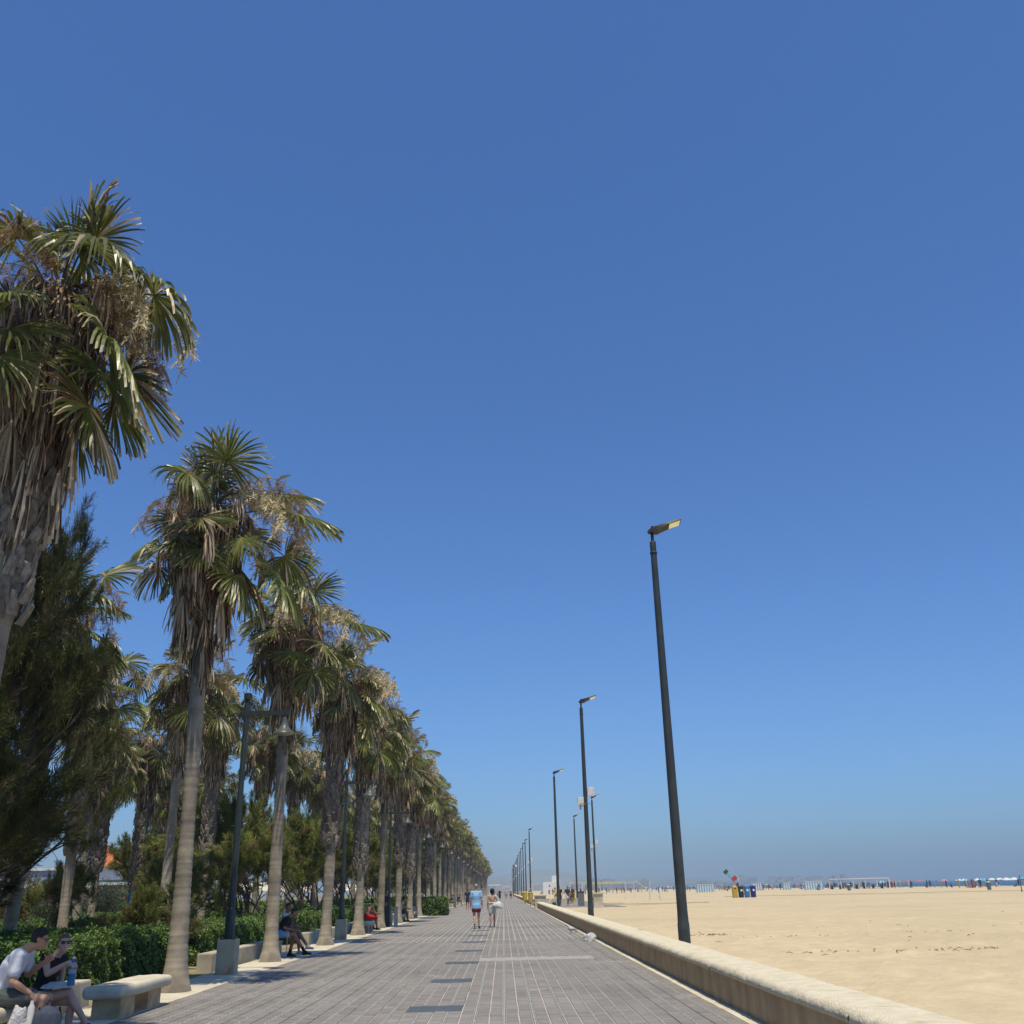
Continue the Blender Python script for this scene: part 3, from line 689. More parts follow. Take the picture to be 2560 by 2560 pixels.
for k, x, y, rz, l, s in ((3, -11.3, 35.0, 1, 'low green tamarisk between the smooth near palm and the first lamp post', .62), (2, -10.6, 41.5, 2, 'round tamarisk filling the gap right of the first lamp post', .95),
                          (3, -8.7, 36.5, 4, 'tamarisk with a dark leaning trunk behind the person in black', .8), (3, -8.6, 45.5, 5, 'tamarisk between the second lamp post and the palm with rough trunk', 1.05), (4, -8.0, 24.3, .4, 'dark low bushy tamarisk at the foot of the first lamp post', .52),
                          (2, -8.8, 52, 3, 'dark tamarisk behind the person in red shorts', .95), (4, -15.5, 36, 4.5, 'small tamarisk with bare twigs in front of the orange roof', .8), (3, -13.6, 47, 4.5, 'tamarisk in the middle of the park behind the second palm row', 1.0)):
    tama(k, x, y, rz, l, s)
for k in range(24):
    tama(rnd.choice([2, 3]), rnd.uniform(-9.4, -8.3), 60 + k * 9.5, rnd.uniform(0, 6), 'one of the dark distant tamarisks filling in behind the front palm trunks', rnd.uniform(.85, 1.15), 'distant tamarisks behind the trunks')
for k in range(14):
    tama(rnd.choice([2, 3]), rnd.uniform(-24, -14), 52 + k * 11, rnd.uniform(0, 6), 'one of the hazy green tamarisks deep in the park', rnd.uniform(.8, 1.1), 'tamarisks deep in the park')

# ================================================================ HEDGES
def leafbox(x0, x1, y0, y1, z1, dens, ls, seed, cols, rough=.07):
    r = np.random.default_rng(seed); w, l = x1 - x0, y1 - y0
    faces = [(w * l, 2), (l * z1, 0), (l * z1, 1), (w * z1, 3), (w * z1, 4)]; V = []; N = []
    for ar, k in faces:
        n = int(ar * dens); a = r.random(n); b = r.random(n)
        if k == 2: p = np.stack([x0 + a * w, y0 + b * l, np.full(n, z1)], 1); nn = [0, 0, 1]
        elif k == 0: p = np.stack([np.full(n, x0), y0 + a * l, b * z1], 1); nn = [-1, 0, 0]
        elif k == 1: p = np.stack([np.full(n, x1), y0 + a * l, b * z1], 1); nn = [1, 0, 0]
        elif k == 3: p = np.stack([x0 + a * w, np.full(n, y0), b * z1], 1); nn = [0, -1, 0]
        else: p = np.stack([x0 + a * w, np.full(n, y1), b * z1], 1); nn = [0, 1, 0]
        V.append(p); N.append(np.tile(nn, (n, 1)))
    P = np.vstack(V); N = np.vstack(N).astype(float); n = len(P)
    low = bumpy(P[:, 0] + P[:, 2] * .7, P[:, 1] + P[:, 2], seed, [(.9, rough, 4), (.3, rough * .5, 5)])
    P = P + N * (low[:, None] + r.normal(0, .03, (n, 1)))
    ax = N * .6 + r.normal(0, .6, (n, 3)) + [0, 0, .2]; ax /= np.linalg.norm(ax, axis=1)[:, None]
    u = np.cross(ax, r.normal(0, 1, (n, 3))); u /= np.linalg.norm(u, axis=1)[:, None]; v = np.cross(ax, u); L = ls * r.uniform(.6, 1.3, (n, 1))
    Q = np.stack([P - u * L, P - u * L * .1 + v * L * .42 + ax * L * .1, P + u * L, P - u * L * .1 - v * L * .42 + ax * L * .1], 1).reshape(-1, 3)
    F = np.arange(n * 4).reshape(-1, 4); c = np.array(cols)[r.integers(0, len(cols), n)] * r.uniform(.7, 1.3, (n, 1))
    return mesh_np('leaves', Q, F, np.repeat(c, 4, 0), M_hedge)
HC = [(.08, .15, .025), (.12, .21, .035), (.06, .12, .02), (.19, .26, .05)]
HM = {}
def hedge(x0, x1, y0, y1, z1, label, dens=2600, ls=.034, seed=1, group='clipped hedges in the park'):
    w, l = round(x1 - x0, 2), round(y1 - y0, 2); key = (w, l, z1, dens)
    if key not in HM: HM[key] = (leafbox(0, w, 0, l, z1, dens, ls, seed, HC), MB().box(.07, w - .07, .07, l - .07, 0, z1 - .07).mesh('stems', M_hcore))  # the stems mesh is a solid near-black box filling the hedge behind its leaves
    t = thing('hedge', label, 'hedge', (x0, y0, 0), 0, group); f, c = HM[key]
    stuff(link('leaves', f, None, t)); link('stems', c, None, t); return t
hedge(-10.6, -7.3, 12.0, 23.6, .82, 'long clipped green hedge behind the near stone benches and palm', 2300, .036, 1)
hedge(-9.4, -7.3, 25.3, 32.4, .8, 'clipped hedge behind the seated person in black', 2000, .036, 2)
hedge(-9.4, -7.3, 34.6, 43, .8, 'clipped hedge behind the second lamp post', 1500, .04, 3)
for k in range(9): hedge(-9.4, -7.5, 46 + k * 15.1, 57 + k * 15.1, .8, 'distant clipped hedge behind the front palm row', 700, .06, 4, 'distant hedges behind the palms')
hedge(-24, -13.6, 37.5, 39.5, .8, 'second hedge across the park beyond the pale trunks', 1300, .045, 7)
for k in range(8): hedge(-14.5, -12.6, 46 + k * 14.1, 57 + k * 14.1, .9, 'clipped hedge deeper in the park, behind the second palm row', 500, .07, 5, 'hedges behind the second palm row')
for k in range(3): hedge(-30 + k * 9, -22 + k * 9, 66 + k * 3, 68 + k * 3, 1.1, 'low hedge crossing the back of the park', 500, .07, 6, 'hedges at the back of the park')
hedge(-21, -13.2, 50.5, 52.5, .8, 'farther hedge at the back of the park under the pavilion', 900, .05, 8)
def bush(x, y, w, h, label, cols, seed, n=5000, ls=.07, flowers=None, cat='bush', name='oleander_bush'):
    r = np.random.default_rng(seed); t = thing(name, label, cat, (x, y, 0))
    d = r.normal(0, 1, (n, 3)); d /= np.linalg.norm(d, axis=1)[:, None]; rad = r.random(n) ** .4
    lob = 1 + .22 * np.sin(d[:, 0] * 5 + seed) * np.cos(d[:, 1] * 4 + d[:, 2] * 5)
    P = d * (rad * lob)[:, None] * [w / 2, w / 2, h / 2] + [0, 0, h * .52]
    ax = d + r.normal(0, .7, (n, 3)); ax /= np.linalg.norm(ax, axis=1)[:, None]; u = np.cross(ax, r.normal(0, 1, (n, 3))); u[:, 2] += .5; u /= np.linalg.norm(u, axis=1)[:, None]; v = np.cross(ax, u); L = ls * r.uniform(.6, 1.4, (n, 1))
    Q = np.stack([P - u * L, P + v * L * .2, P + u * L, P - v * L * .2], 1).reshape(-1, 3)
    c = np.array(cols)[r.integers(0, len(cols), n)] * r.uniform(.7, 1.3, (n, 1))
    if flowers is not None:
        m = r.random(n) < .05; c[m] = flowers
    stuff(link('leaves', mesh_np('leaves', Q, np.arange(n * 4).reshape(-1, 4), np.repeat(c, 4, 0), M_hedge), None, t))
    mb = MB()
    for k in range(6): mb.tube([(0, 0, -.05), (r.uniform(-.2, .2) * w, r.uniform(-.2, .2) * w, h * .4), (r.uniform(-.4, .4) * w, r.uniform(-.4, .4) * w, h * .75)], [.03, .02, .01], 5)
    mb.build('stems', M_twig, t); return t
OC = [(.06, .09, .035), (.09, .12, .05), (.04, .065, .025)]
bush(-19.2, 41.5, 4.2, 2.6, 'oleander bush with a few red flowers behind the hedge at far left', OC, 3, 9000, .08, (.6, .09, .07))
bush(-23.5, 43, 4.5, 2.8, 'oleander bush at the far left edge, in shade', OC, 4, 7000, .08, (.6, .12, .1))
bush(-23.0, 60, 3.2, 2.6, 'dark bougainvillea bush with red blooms beside the grey pavilion', OC, 5, 6000, .08, (.55, .05, .08))
bush(-30.5, 86, 6, 3, 'bushes left of the pavilion wall', OC, 6, 6000, .12)
bush(-7.75, 18.9, .8, .55, 'small yellow green shrub in front of the hedge behind the smooth palm', [(.16, .17, .05), (.1, .13, .04)], 9, 1500, .04, None, 'shrub', 'small_shrub')

# ================================================================ LAMPS
def park_lamp(x, y, label, base=True, arm=1.0, rz=0., group='green lamp posts along the promenade'):
    t = thing('lamp_post', label, 'street lamp', (x, y, 0), rz, group); z0 = 0
    if base:
        MB().box(-.19, .19, -.19, .19, -.05, .68).build('concrete_block', M_conc, t, bevel=.015); z0 = .68
    MB().box(-.15, .15, -.15, .15, z0, z0 + .02).build('base_plate', M_post, t)
    mb = MB()
    for sx in (-.11, .11):
        for sy in (-.11, .11): mb.lathe([(.014, z0 + .02), (.014, z0 + .045), (.0, z0 + .045)], 6, (sx, sy))
    mb.build('bolts', M_grey, t)
    MB().lathe([(.1, z0 + .02), (.1, z0 + .55), (.085, z0 + .58)], 20).build('collar', M_post, t, True)
    MB().lathe([(.076, z0 + .61), (.068, 3), (.055, 5.7)], 20).build('pole', M_post, t, True)
    MB().lathe([(.055, 5.35), (.085, 5.37), (.09, 5.5), (.0, 5.52)], 20).build('pole_cap', M_post, t, True, loc=(0, 0, .35))
    MB().box(-.09, .09, -.055, .055, 4.985, 5.115).box(.09, .88 * arm - .11, -.03, .03, 5.0, 5.1).box(.88 * arm - .11, .88 * arm + .11, -.045, .045, 4.99, 5.11).build('arm', M_post, t, loc=(0, 0, .35))
    prof = [(.025, 4.99), (.045, 4.93), (.06, 4.86), (.08, 4.78), (.12, 4.70), (.18, 4.64), (.24, 4.595), (.25, 4.57)]
    sh = MB().lathe(prof + [(.24, 4.572), (.17, 4.62), (.06, 4.75)], 28, (.88 * arm, 0), False).build('lamp_shade', M_shade, t, True, loc=(0, 0, .35))
    MB().lathe([(.225, 4.578), (.18, 4.555), (.0, 4.545)], 20, (.88 * arm, 0), False).build('diffuser', mat('diffuser', (.35, .33, .26), None, 4, .3), t, True, loc=(0, 0, .35))
    return t
L0 = park_lamp(-5.8, 22.15, 'first green grey lamp post on its concrete block, with bell shade toward the walk')
for k in range(1, 15):
    lab = ['', 'second green grey lamp post on its block beside the rough upper trunk', 'third green grey lamp post standing beside the tall black litter bin', 'fourth green grey lamp post along the front palm row'][k] if k < 4 else 'small distant lamp post among the far front palms'
    dup(L0, (-5.82, 22.15 + 15.2 * k, 0), None, lab)
park_lamp(-21.4, 63.5, 'dark lamp post against the sky before the orange roof, arm pointing left', False, -1.0, 0, 'lamp posts inside the park')
park_lamp(-26.5, 88, 'distant park lamp post between tamarisks left of the near trunk', False, -1.0, 0, 'lamp posts inside the park')

def mast(x, y, label, boxes=False, rz=0.):
    t = thing('lamp_mast', label, 'street lamp', (x, y, 0), rz, 'tall dark lamp masts along the beach')
    MB().lathe([(.135, -.2), (.135, .72), (.127, .745), (.118, 1.0), (.112, 3), (.08, 9.55)], 16).build('mast', M_mast, t, True)
    MB().box(-.05, .05, -.14, -.12, .25, .62).build('service_door', M_post, t)
    MB().lathe([(.095, 9.5), (.1, 9.53), (.08, 9.55), (.082, 9.8), (.07, 9.83)], 16).build('collar', M_post, t, True)
    MB().lathe([(.035, 9.83), (.04, 9.88), (.035, 9.92), (.042, 9.97), (.036, 10.06)], 12).build('spigot', M_black, t, True)
    # flat luminaire, tilted up toward its tip
    M = Matrix.Translation((0, 0, 10.08)) @ Matrix.Rotation(R(-19), 4, 'Y') @ Matrix.Rotation(R(-9), 4, 'X')
    ln = [(-.09, .06, .03, .075), (.0, .09, -.02, .1), (.14, .13, -.045, .1), (.3, .155, -.01, .085), (.45, .17, .01, .07), (.82, .165, .02, .055)]
    mb = MB(); vs = []
    for xx, hw, zb, zt in ln: vs += [M @ Vector(p) for p in ((xx, -hw, zb), (xx, hw, zb), (xx, hw * .9, zt), (xx, -hw * .9, zt))]
    fs = [(0, 1, 2, 3), tuple(len(vs) - 4 + i for i in (3, 2, 1, 0))]
    for i in range(len(ln) - 1):
        for k in range(4): a = i * 4 + k; b = i * 4 + (k + 1) % 4; fs.append((a, a + 4, b + 4, b))
    mb.add(vs, fs); mb.build('lamp_head', M_black, t, bevel=0)
    MB().box(.49, .785, -.132, .132, .0, .0125, M).build('light_panel', M_lens, t)
    MB().lathe([(.035, 0), (.04, .03), (.035, .075), (.0, .08)], 12).build('sensor', M_black, t, True).location = (.02, 0, 10.18)
    if boxes:
        MB().box(-.16, .16, -.07, .07, 0, .42).build('antenna_box', M_whitebox, t, bevel=.02, loc=(.27, -.05, 5.6))
        MB().box(-.15, .15, -.06, .06, 0, .42).build('antenna_box', M_whitebox, t, bevel=.02, loc=(-.23, .0, 5.15))
        MB().box(-.2, .2, -.015, .015, 0, .03).box(-.3, -.22, -.015, .015, -.25, .0).build('bracket', M_grey, t, loc=(0, -.1, 5.25))
    return t
MS = [(4.02, 23.4, 'nearest and tallest dark lamp mast behind the beach wall, with a bright yellow panel', 0), (3.98, 47.6, 'second dark lamp mast behind the wall, with two white antenna boxes', 1), (4.15, 78.4, 'third dark lamp mast at the beach landing beside the person in black', 0),
      (9.1, 101.2, 'dark lamp mast rising behind the pale stone pillar, with white antenna boxes', 1), (9.1, 127.8, 'thin dark lamp mast between the second mast and the pillar mast', 0),
      (4.05, 154.5, 'tallest of the distant masts beyond the yellow bins, white boxes at mid height', 1), (4.1, 187, 'distant mast just left of the one with white boxes', 0), (3.95, 202, 'eighth lamp mast, distant, with white boxes', 1), (3.95, 227, 'ninth lamp mast, distant', 0), (3.95, 250, 'tenth lamp mast, distant', 1)]
for x, y, l, b in MS: mast(x, y, l, b)
m0 = [o for o in bpy.data.objects if o.name.startswith('lamp_mast') and o.get('label', '').startswith('tenth')][0]
m1 = [o for o in bpy.data.objects if o.get('label', '').startswith('ninth lamp mast')][0]
for k in range(9): dup(m0 if k % 3 == 1 else m1, (3.95 + rnd.uniform(-.1, .1), 273 + k * 25, 0), None, 'tiny far lamp mast in the converging row')

# ================================================================ BENCHES AND LOW WALLS
def bench_slab(L, W_, th, seed, rr=.09):
    me = MB().box(0, W_, 0, L, 0, th).mesh('seat', M_limeS); bm = bmesh.new(); bm.from_mesh(me)
    bmesh.ops.bevel(bm, geom=bm.edges[:], offset=th * .42, segments=4, affect='EDGES', profile=.55)
    bmesh.ops.triangulate(bm, faces=[f for f in bm.faces if len(f.verts) > 4])
    bmesh.ops.subdivide_edges(bm, edges=[e for e in bm.edges if e.calc_length() > .25], cuts=8, use_grid_fill=True)
    for v in bm.verts: v.co += Vector([noise.noise(v.co * 5 + Vector((seed + i * 7, 0, 0))) for i in range(3)]) * .008
    for f in bm.faces: f.smooth = True
    bm.to_mesh(me); bm.free(); return me
SEAT = bench_slab(2.08, .56, .16, 1)
def bench(x, y, label, rz=0.):
    t = thing('stone_bench', label, 'bench', (x, y, 0), rz, 'stone benches under the palms')
    link('seat', SEAT, None, t, (0, 0, .26))
    for yy in (.2, 1.3): MB().box(.08, .47, 0, .55, 0, .262).build('support', mat('bench_support', (.66, .5, .3), (.52, .38, .21), 4, .9, .4, 50, c3=(.26, .19, .11), scale3=2.5, f3=(.5, .75)), t, bevel=.012, loc=(0, yy, 0))
    return t
bench(-6.08, 11.05, 'stone bench at the bottom left corner with the couple sitting on it')
bench(-5.68, 14.38, 'empty pale stone bench left of the smooth palm trunk', 0)
bench(-6.1, 43.1, 'stone bench with the person in red shorts')
bench(-6.1, 57.6, 'stone bench with the person in the white tank top')
bench(-6.1, 64.6, 'small empty stone bench between front palms')
LW = mat('low_wall_stone', (.58, .52, .4), (.46, .4, .3), 3, .9, .35, 40, coord='World', c3=(.33, .28, .2), scale3=1.2, f3=(.5, .75))
def lowwall(y0, y1, label):
    t = thing('low_wall', label, 'low wall', (-6.75, y0, 0), 0, 'low stone edging walls behind the palms'); n = max(1, int((y1 - y0) / 1.4)); l = (y1 - y0) / n
    me = MB().box(0, .34, .004, l - .004, -.1, .36).mesh('wall_block', LW, bevel=.03)
    for k in range(n): link('wall_block', me, None, t, (rnd.uniform(-.006, .006), k * l, rnd.uniform(-.005, .005)))
for a, b, l in ((4, 16.6, 'low stone edging wall behind the couple bench and the empty bench'), (23.2, 30.4, 'low stone edging wall from the first lamp block to behind the seated person in black'), (34.5, 40.4, 'low stone edging wall behind the second lamp post'),
                (42.0, 47, 'low stone edging wall behind the bench with the person in red shorts'), (57, 70, 'distant low stone edging wall past the black litter bin')): lowwall(a, b, l)

# litter bins
def bin_(name, label, x, y, z0, z1, w, m, lid=None, post=True, rz=0., group=None, disc=None):
    t = thing(name, label, 'litter bin', (x, y, 0), rz, group)
    if post: MB().lathe([(.04, -.05), (.04, z0 + .3)], 8).build('post', M_black, t)
    MB().lathe([(w * .42, z0), (w * .5, z0 + (z1 - z0) * .6), (w * .5, z1)], 14).build('bin_body', m, t, True)
    MB().lathe([(w * .53, z1), (w * .54, z1 + .05), (w * .3, z1 + .12), (0, z1 + .13)], 14).build('lid', lid or m, t, True)
    if disc: MB().box(-w * .2, w * .2, -w * .53, -w * .46, z1 - .45, z1 - .15).build('sign_disc', M_white, t)
    return t
bin_('litter_bin', 'yellow litter bin on a post before the wide stone pillar', 2.72, 105, .35, 1.2, .5, M_yellow)
bin_('litter_bin', 'yellow litter bin just left of and beyond the first yellow bin', 2.5, 122, .35, 1.2, .6, M_yellow)
bin_('litter_bin', 'yellow litter bin on the beach landing beside standing people', 7.75, 116, .3, 1.25, .6, M_yellow)
t = thing('litter_bin', 'tall black litter column beside the third lamp post', 'litter bin', (-5.75, 50.4, 0))
MB().lathe([(.24, 0), (.25, .1), (.25, 1.2), (.27, 1.22), (.27, 1.3), (.2, 1.38), (0, 1.4)], 18).build('column', M_black, t, True); MB().box(-.12, .12, -.262, -.24, .95, 1.1).build('slot', M_grey, t)
t = thing('stone_bollard', 'short pale stone bollard right of the black litter bin', 'bollard', (-5.35, 51.6, 0)); MB().box(-.09, .09, -.09, .09, 0, .82).build('shaft', M_limeS, t, bevel=.01); MB().box(-.1, .1, -.1, .1, .82, .88).build('cap', M_lime, t)
for y in (82, 112): 
    t = thing('stone_bollard', ['pale stone bollard far along the front palm row', 'farthest visible pale stone bollard by the palm row'][y > 90], 'bollard', (-5.3, y, 0)); MB().box(-.14, .14, -.14, .14, 0, 1.0).build('shaft', M_limeS, t, bevel=.01)
for i, (c, l) in enumerate((((.6, .38, .05), 'yellow'), ((.01, .03, .02), 'black green'), ((.03, .2, .5), 'blue'), ((.015, .02, .18), 'dark navy'))):
    m = mat('recycling_%d' % i, c, None, 3, .5)
    t = thing('recycling_bin', '%s recycling bin standing in the group of four on the sand' % l, 'recycling bin', (29.6 + i * .78, 132, .04), 0, 'recycling bins on the sand')
    MB().box(-.29, .29, -.28, .28, 0, 1.3, None, -.02).build('bin_body', m, t, bevel=.04)
    MB().box(-.3, .3, -.28, .28, 1.3, 1.42, None, .08).build('lid', m, t, bevel=.03)
    if i: MB().lathe([(.0, 0), (.14, 0), (.14, .02), (0, .021)], 16).build('sign_disc', M_white, t, loc=(.03, -.3, .85)).rotation_euler.x = R(90)
    else: MB().box(-.12, .12, -.3, -.27, 1.0, 1.15).build('slot', M_black, t)

# plastic bag and pigeons by the wall
def crumple(name, label, cat, loc, sz, m, seed, subdiv=4, amp=.3, sq=(1, .8, .55)):
    bm = bmesh.new(); bmesh.ops.create_icosphere(bm, subdivisions=subdiv, radius=1)
    for v in bm.verts:
        n_ = noise.noise(v.co * 1.6 + Vector((seed, 0, 0))) * amp + abs(noise.noise(v.co * 4 + Vector((0, seed, 0)))) * amp * .6
        v.co = v.co * (1 + n_); v.co.x *= sq[0]; v.co.y *= sq[1]; v.co.z *= sq[2]; v.co.z = max(v.co.z, -.3 * sq[2])
    zmin = min(v.co.z for v in bm.verts)
    for v in bm.verts: v.co.z -= zmin
    me = bpy.data.meshes.new(name); bm.to_mesh(me); bm.free(); me.materials.append(m)
    for p in me.polygons: p.use_smooth = True
    o = link(name, me, None, None, loc); o.scale = (sz,) * 3; return tag(o, label, cat)
M_bag = mat('white_plastic_bag', (.82, .82, .82), (.7, .7, .7), 3, .35, .8, 9, transl=.2, dist=.05)
crumple('plastic_bag', 'crumpled white plastic bag lying against the foot of the beach wall', 'bag', (2.66, 32.6, 0), .215, M_bag, 3, 4, .3, (1, .8, .75))
def pigeon(label, loc, rz, m, sc=1.):
    t = thing('pigeon', label, 'bird', loc, rz, 'birds by the wall'); t.scale = (sc,) * 3
    mb = MB().tube([(-.19, 0, .12), (-.12, 0, .125), (-.05, 0, .13), (.03, 0, .135), (.08, 0, .16), (.1, 0, .2), (.115, 0, .225), (.135, 0, .225)], [.012, .03, .055, .06, .045, .028, .027, .012], 10)
    mb.build('body', m, t, True); MB().tube([(.14, 0, .222), (.165, 0, .215)], [.008, .002], 5).build('beak', M_black, t)
    for s in (-1, 1):
        MB().tube([(.02, s * .02, .09), (.02, s * .022, .0), (.045, s * .022, .003)], .005, 5).build('leg', mat('pigeon_leg', (.4, .12, .1), None, 3, .6), t)
        MB().tube([(-.17, s * .03, .13), (-.05, s * .058, .14), (.05, s * .05, .14)], [.008, .03, .02], 6).build('wing', m, t, True)
pigeon('pale pigeon walking on the paving near the wall', (2.45, 38.2, 0), R(200), mat('pale_feather', (.6, .6, .6), (.4, .4, .42), 20, .8), 1.15)
pigeon('dark pigeon at the foot of the wall beside the pale one', (2.72, 39.4, 0), R(100), mat('dark_feather', (.05, .05, .06), None, 20, .6), 1.1)

# ================================================================ BEACH: huts, umbrellas, nets, people far off
def umbrella(x, y, col, h=2.0, r_=1.05, label='', tilt=0.):
    t = thing('beach_umbrella', label, 'umbrella', (x, y, 0), rnd.uniform(0, 6), 'beach umbrellas along the shore'); t.rotation_euler.x = tilt
    mb = MB(); n = 8; v = [(0, 0, h)] + [(r_ * .5 * cos(2 * pi * k / n), r_ * .5 * sin(2 * pi * k / n), h - .12) for k in range(n)] + [(r_ * cos(2 * pi * k / n), r_ * sin(2 * pi * k / n), h - .42) for k in range(n)]
    f = [(0, 1 + k, 1 + (k + 1) % n) for k in range(n)] + [(1 + k, 9 + k, 9 + (k + 1) % n, 1 + (k + 1) % n) for k in range(n)]
    me = bpy.data.meshes.get('canopy') or mb.add(v, f).mesh('canopy', M_fab)
    o = link('canopy', me, None, t); o.color = (*col, 1)
    pm_ = bpy.data.meshes.get('pole') and UP[0] if UP else None
    if not UP: UP.append(MB().tube([(0, 0, -.1), (0, 0, h - .02)], .025, 5).mesh('umbrella_pole', M_white))
    link('umbrella_pole', UP[0], None, t); return t
UP = []
UC = [((.6, .75, .8), 'pale'), ((.75, .75, .75), 'white'), ((.12, .45, .6), 'turquoise'), ((.1, .2, .55), 'blue'), ((.6, .12, .2), 'red'), ((.7, .25, .4), 'pink'), ((.3, .6, .6), 'light green')]
ux = lambda px, d: (px - 1260) / 2400 * d * .985          # offline: keeps lists below readable (metres)
for px, d, c in ((2272, 300, 4), (2310, 262, 3), (2335, 280, 5), (2372, 268, 0), (2387, 252, 0), (2408, 262, 3), (2420, 250, 1), (2430, 268, 2), (2438, 248, 2), (2455, 240, 0), (2466, 262, 6), (2476, 235, 1), (2492, 222, 1), (2506, 240, 6), (2512, 228, 1), (2533, 226, 2), (2556, 236, 5), (2200, 290, 2), (2183, 275, 6), (2244, 305, 4), (2575, 220, 0), (2600, 230, 3)):
    x = ux(px, d * .985 - 3); umbrella(x, d, UC[c][0], rnd.uniform(1.7, 2.1), rnd.uniform(.75, 1.05), '%s beach umbrella in the crowded line by the water' % UC[c][1], rnd.uniform(-.2, .2))
for k in range(26):
    d = 330 + k * 22; c = rnd.randrange(7); umbrella(rnd.uniform(96, 120), d, UC[c][0], 2, 1.2, 'tiny far %s umbrella along the beach' % UC[c][1])

def figure(mb, x, y, z, h, rz, sit=False):
    c, s = cos(rz), sin(rz)
    def P(a, b, z_): return (x + a * c - b * s, y + a * s + b * c, z + z_ * h / 1.7)
    if sit:
        mb.tube([P(0, 0, .12), P(0, .1, .55), P(0, .12, .7)], [.15, .16, .06], 6); mb.tube([P(0, .12, .72), P(0, .12, .95)], [.09, .08], 6); mb.tube([P(0, 0, .12), P(.08, -.5, .35), P(.08, -.75, .05)], [.09, .07, .04], 5); mb.tube([P(-.05, 0, .12), P(-.1, -.7, .06)], [.09, .05], 5)
    else:
        mb.tube([P(0, 0, .8), P(0, 0, 1.05), P(0, 0, 1.38), P(0, 0, 1.46)], [.13, .12, .17, .06], 6); mb.tube([P(0, 0, 1.46), P(0, 0, 1.58), P(0, 0, 1.72)], [.05, .1, .05], 6)
        for k in (-1, 1): mb.tube([P(.08 * k, 0, .85), P(.09 * k, .06 * k, .45), P(.1 * k, .1 * k, 0)], [.09, .06, .04], 5); mb.tube([P(.19 * k, 0, 1.38), P(.24 * k, 0, 1.1), P(.24 * k, -.08, .82)], [.05, .04, .03], 5)
CR = [mat('crowd_%d' % i, c, None, 3, .8) for i, c in enumerate(((.35, .2, .13), (.03, .03, .035), (.6, .6, .58), (.25, .05, .05), (.05, .1, .2), (.45, .36, .22)))]
r_ = random.Random(4)
cm = [MB() for _ in CR]
for k in range(600):
    y = 150 + (r_.random() ** 1.4) * 1500; x = r_.uniform(70, 116) * (.55 + .45 * min(1, y / 250)) if y > 240 else r_.uniform(88, 112)
    if 160 < k <= 230 and k % 2: continue
    if k > 260: y = r_.uniform(285, 560) if k % 4 else r_.uniform(500, 1400); x = min(r_.uniform(.035, .37) * y, 117)
    if 160 < k <= 260: y = r_.uniform(192, 300); x = r_.uniform(92, 108)
    figure(cm[r_.randrange(len(CR))], x, y, -.02, r_.uniform(1.5, 1.8), r_.uniform(0, 6), r_.random() < .35)
me = bpy.data.meshes.new('beach_crowd'); v = []; f = []; mi = []
for i, b in enumerate(cm):
    o_ = len(v); v += b.v; f += [tuple(q + o_ for q in p) for p in b.f]; mi += [i] * len(b.f)
me.from_pydata(v, [], f)
for m in CR: me.materials.append(m)
me.polygons.foreach_set('material_index', mi)
o = link('beach_crowd', me); tag(o, 'mass of tiny far bathers along the beach below the skyline', 'crowd', kind='stuff')

M_str_w = mat('hut_white', (.78, .8, .8), None, 2, .6); M_str_b = mat('hut_blue', (.2, .45, .62), None, 2, .6)
def hut(x, y, w, h, label, roof=0):
    t = thing('striped_hut', label, 'beach hut', (x, y, 0), R(-14), 'blue and white striped beach huts')
    n = int(w / .3)
    for k in range(n): MB().box(k * w / n, (k + 1) * w / n, -.02 if k % 2 else 0, .1, -.05, h).build('stripe', M_str_w if k % 2 else M_str_b, t)
    MB().box(0, w, .1, 2.4, -.05, h).build('walls', M_str_b, t)
    if roof:
        MB().add([(-.9, -.9, h + .1), (w + .9, -.9, h + .1), (w + .9, 3.2, h + .1), (-.9, 3.2, h + .1), (w * .35, 1.1, h + .55), (w * .65, 1.1, h + .55)], [(0, 1, 5, 4), (1, 2, 5), (2, 3, 4, 5), (3, 0, 4), (3, 2, 1, 0)]).build('roof', M_white, t)
        mb = MB()
        for q in (-.8, w + .8): MB().tube([(q, -.8, -.1), (q, -.8, h + .12)], .04, 6).build('post', M_white, t)
    else: MB().box(-.05, w + .05, -.06, 2.45, h, h + .1).build('roof', M_white, t)
hut(75.8, 259, 4.6, 1.95, 'wide blue and white striped beach hut left of the long pergola')
hut(68.6, 281, 2.1, 1.9, 'small striped hut without overhanging roof, between the bins and the pergola hut')
hut(78.2, 288, 2.2, 1.8, 'striped kiosk under a wide white overhanging roof')
hut(49, 262, 4.4, 1.8, 'low striped huts seen just right of the nearest mast')
t = thing('beach_pergola', 'long white framed shade pergola right of the striped hut', 'pergola', (81.5, 257, 0), R(-19))
L = 14.2
for k in range(6): MB().tube([(k * L / 5, 0, -.1), (k * L / 5, 0, 2.3)], .1, 6).build('post', M_white, t); MB().tube([(k * L / 5, 4, -.1), (k * L / 5, 4, 2.35)], .06, 6).build('post', M_white, t)
for k in range(5): MB().box(k * L / 5 + .02, (k + 1) * L / 5 - .02, -.2, 4.2, 2.3, 2.48).build('shade_panel', M_white, t)
for k in range(7):
    t2 = thing('sun_lounger', 'dark sun lounger in the shade under the long pergola', 'sun lounger', (82.5 + k * 1.85, 258.2 - k * .63, .25), R(70), 'loungers under the pergola')
    MB().box(0, 1.3, -.3, .3, .1, .2).build('seat', M_grey, t2); MB().box(1.3, 1.36, -.3, .3, .12, .75).build('backrest', M_grey, t2)
    for a in (.1, 1.2): MB().box(a, a + .06, -.28, .28, -.27, .1).build('leg', M_black, t2)

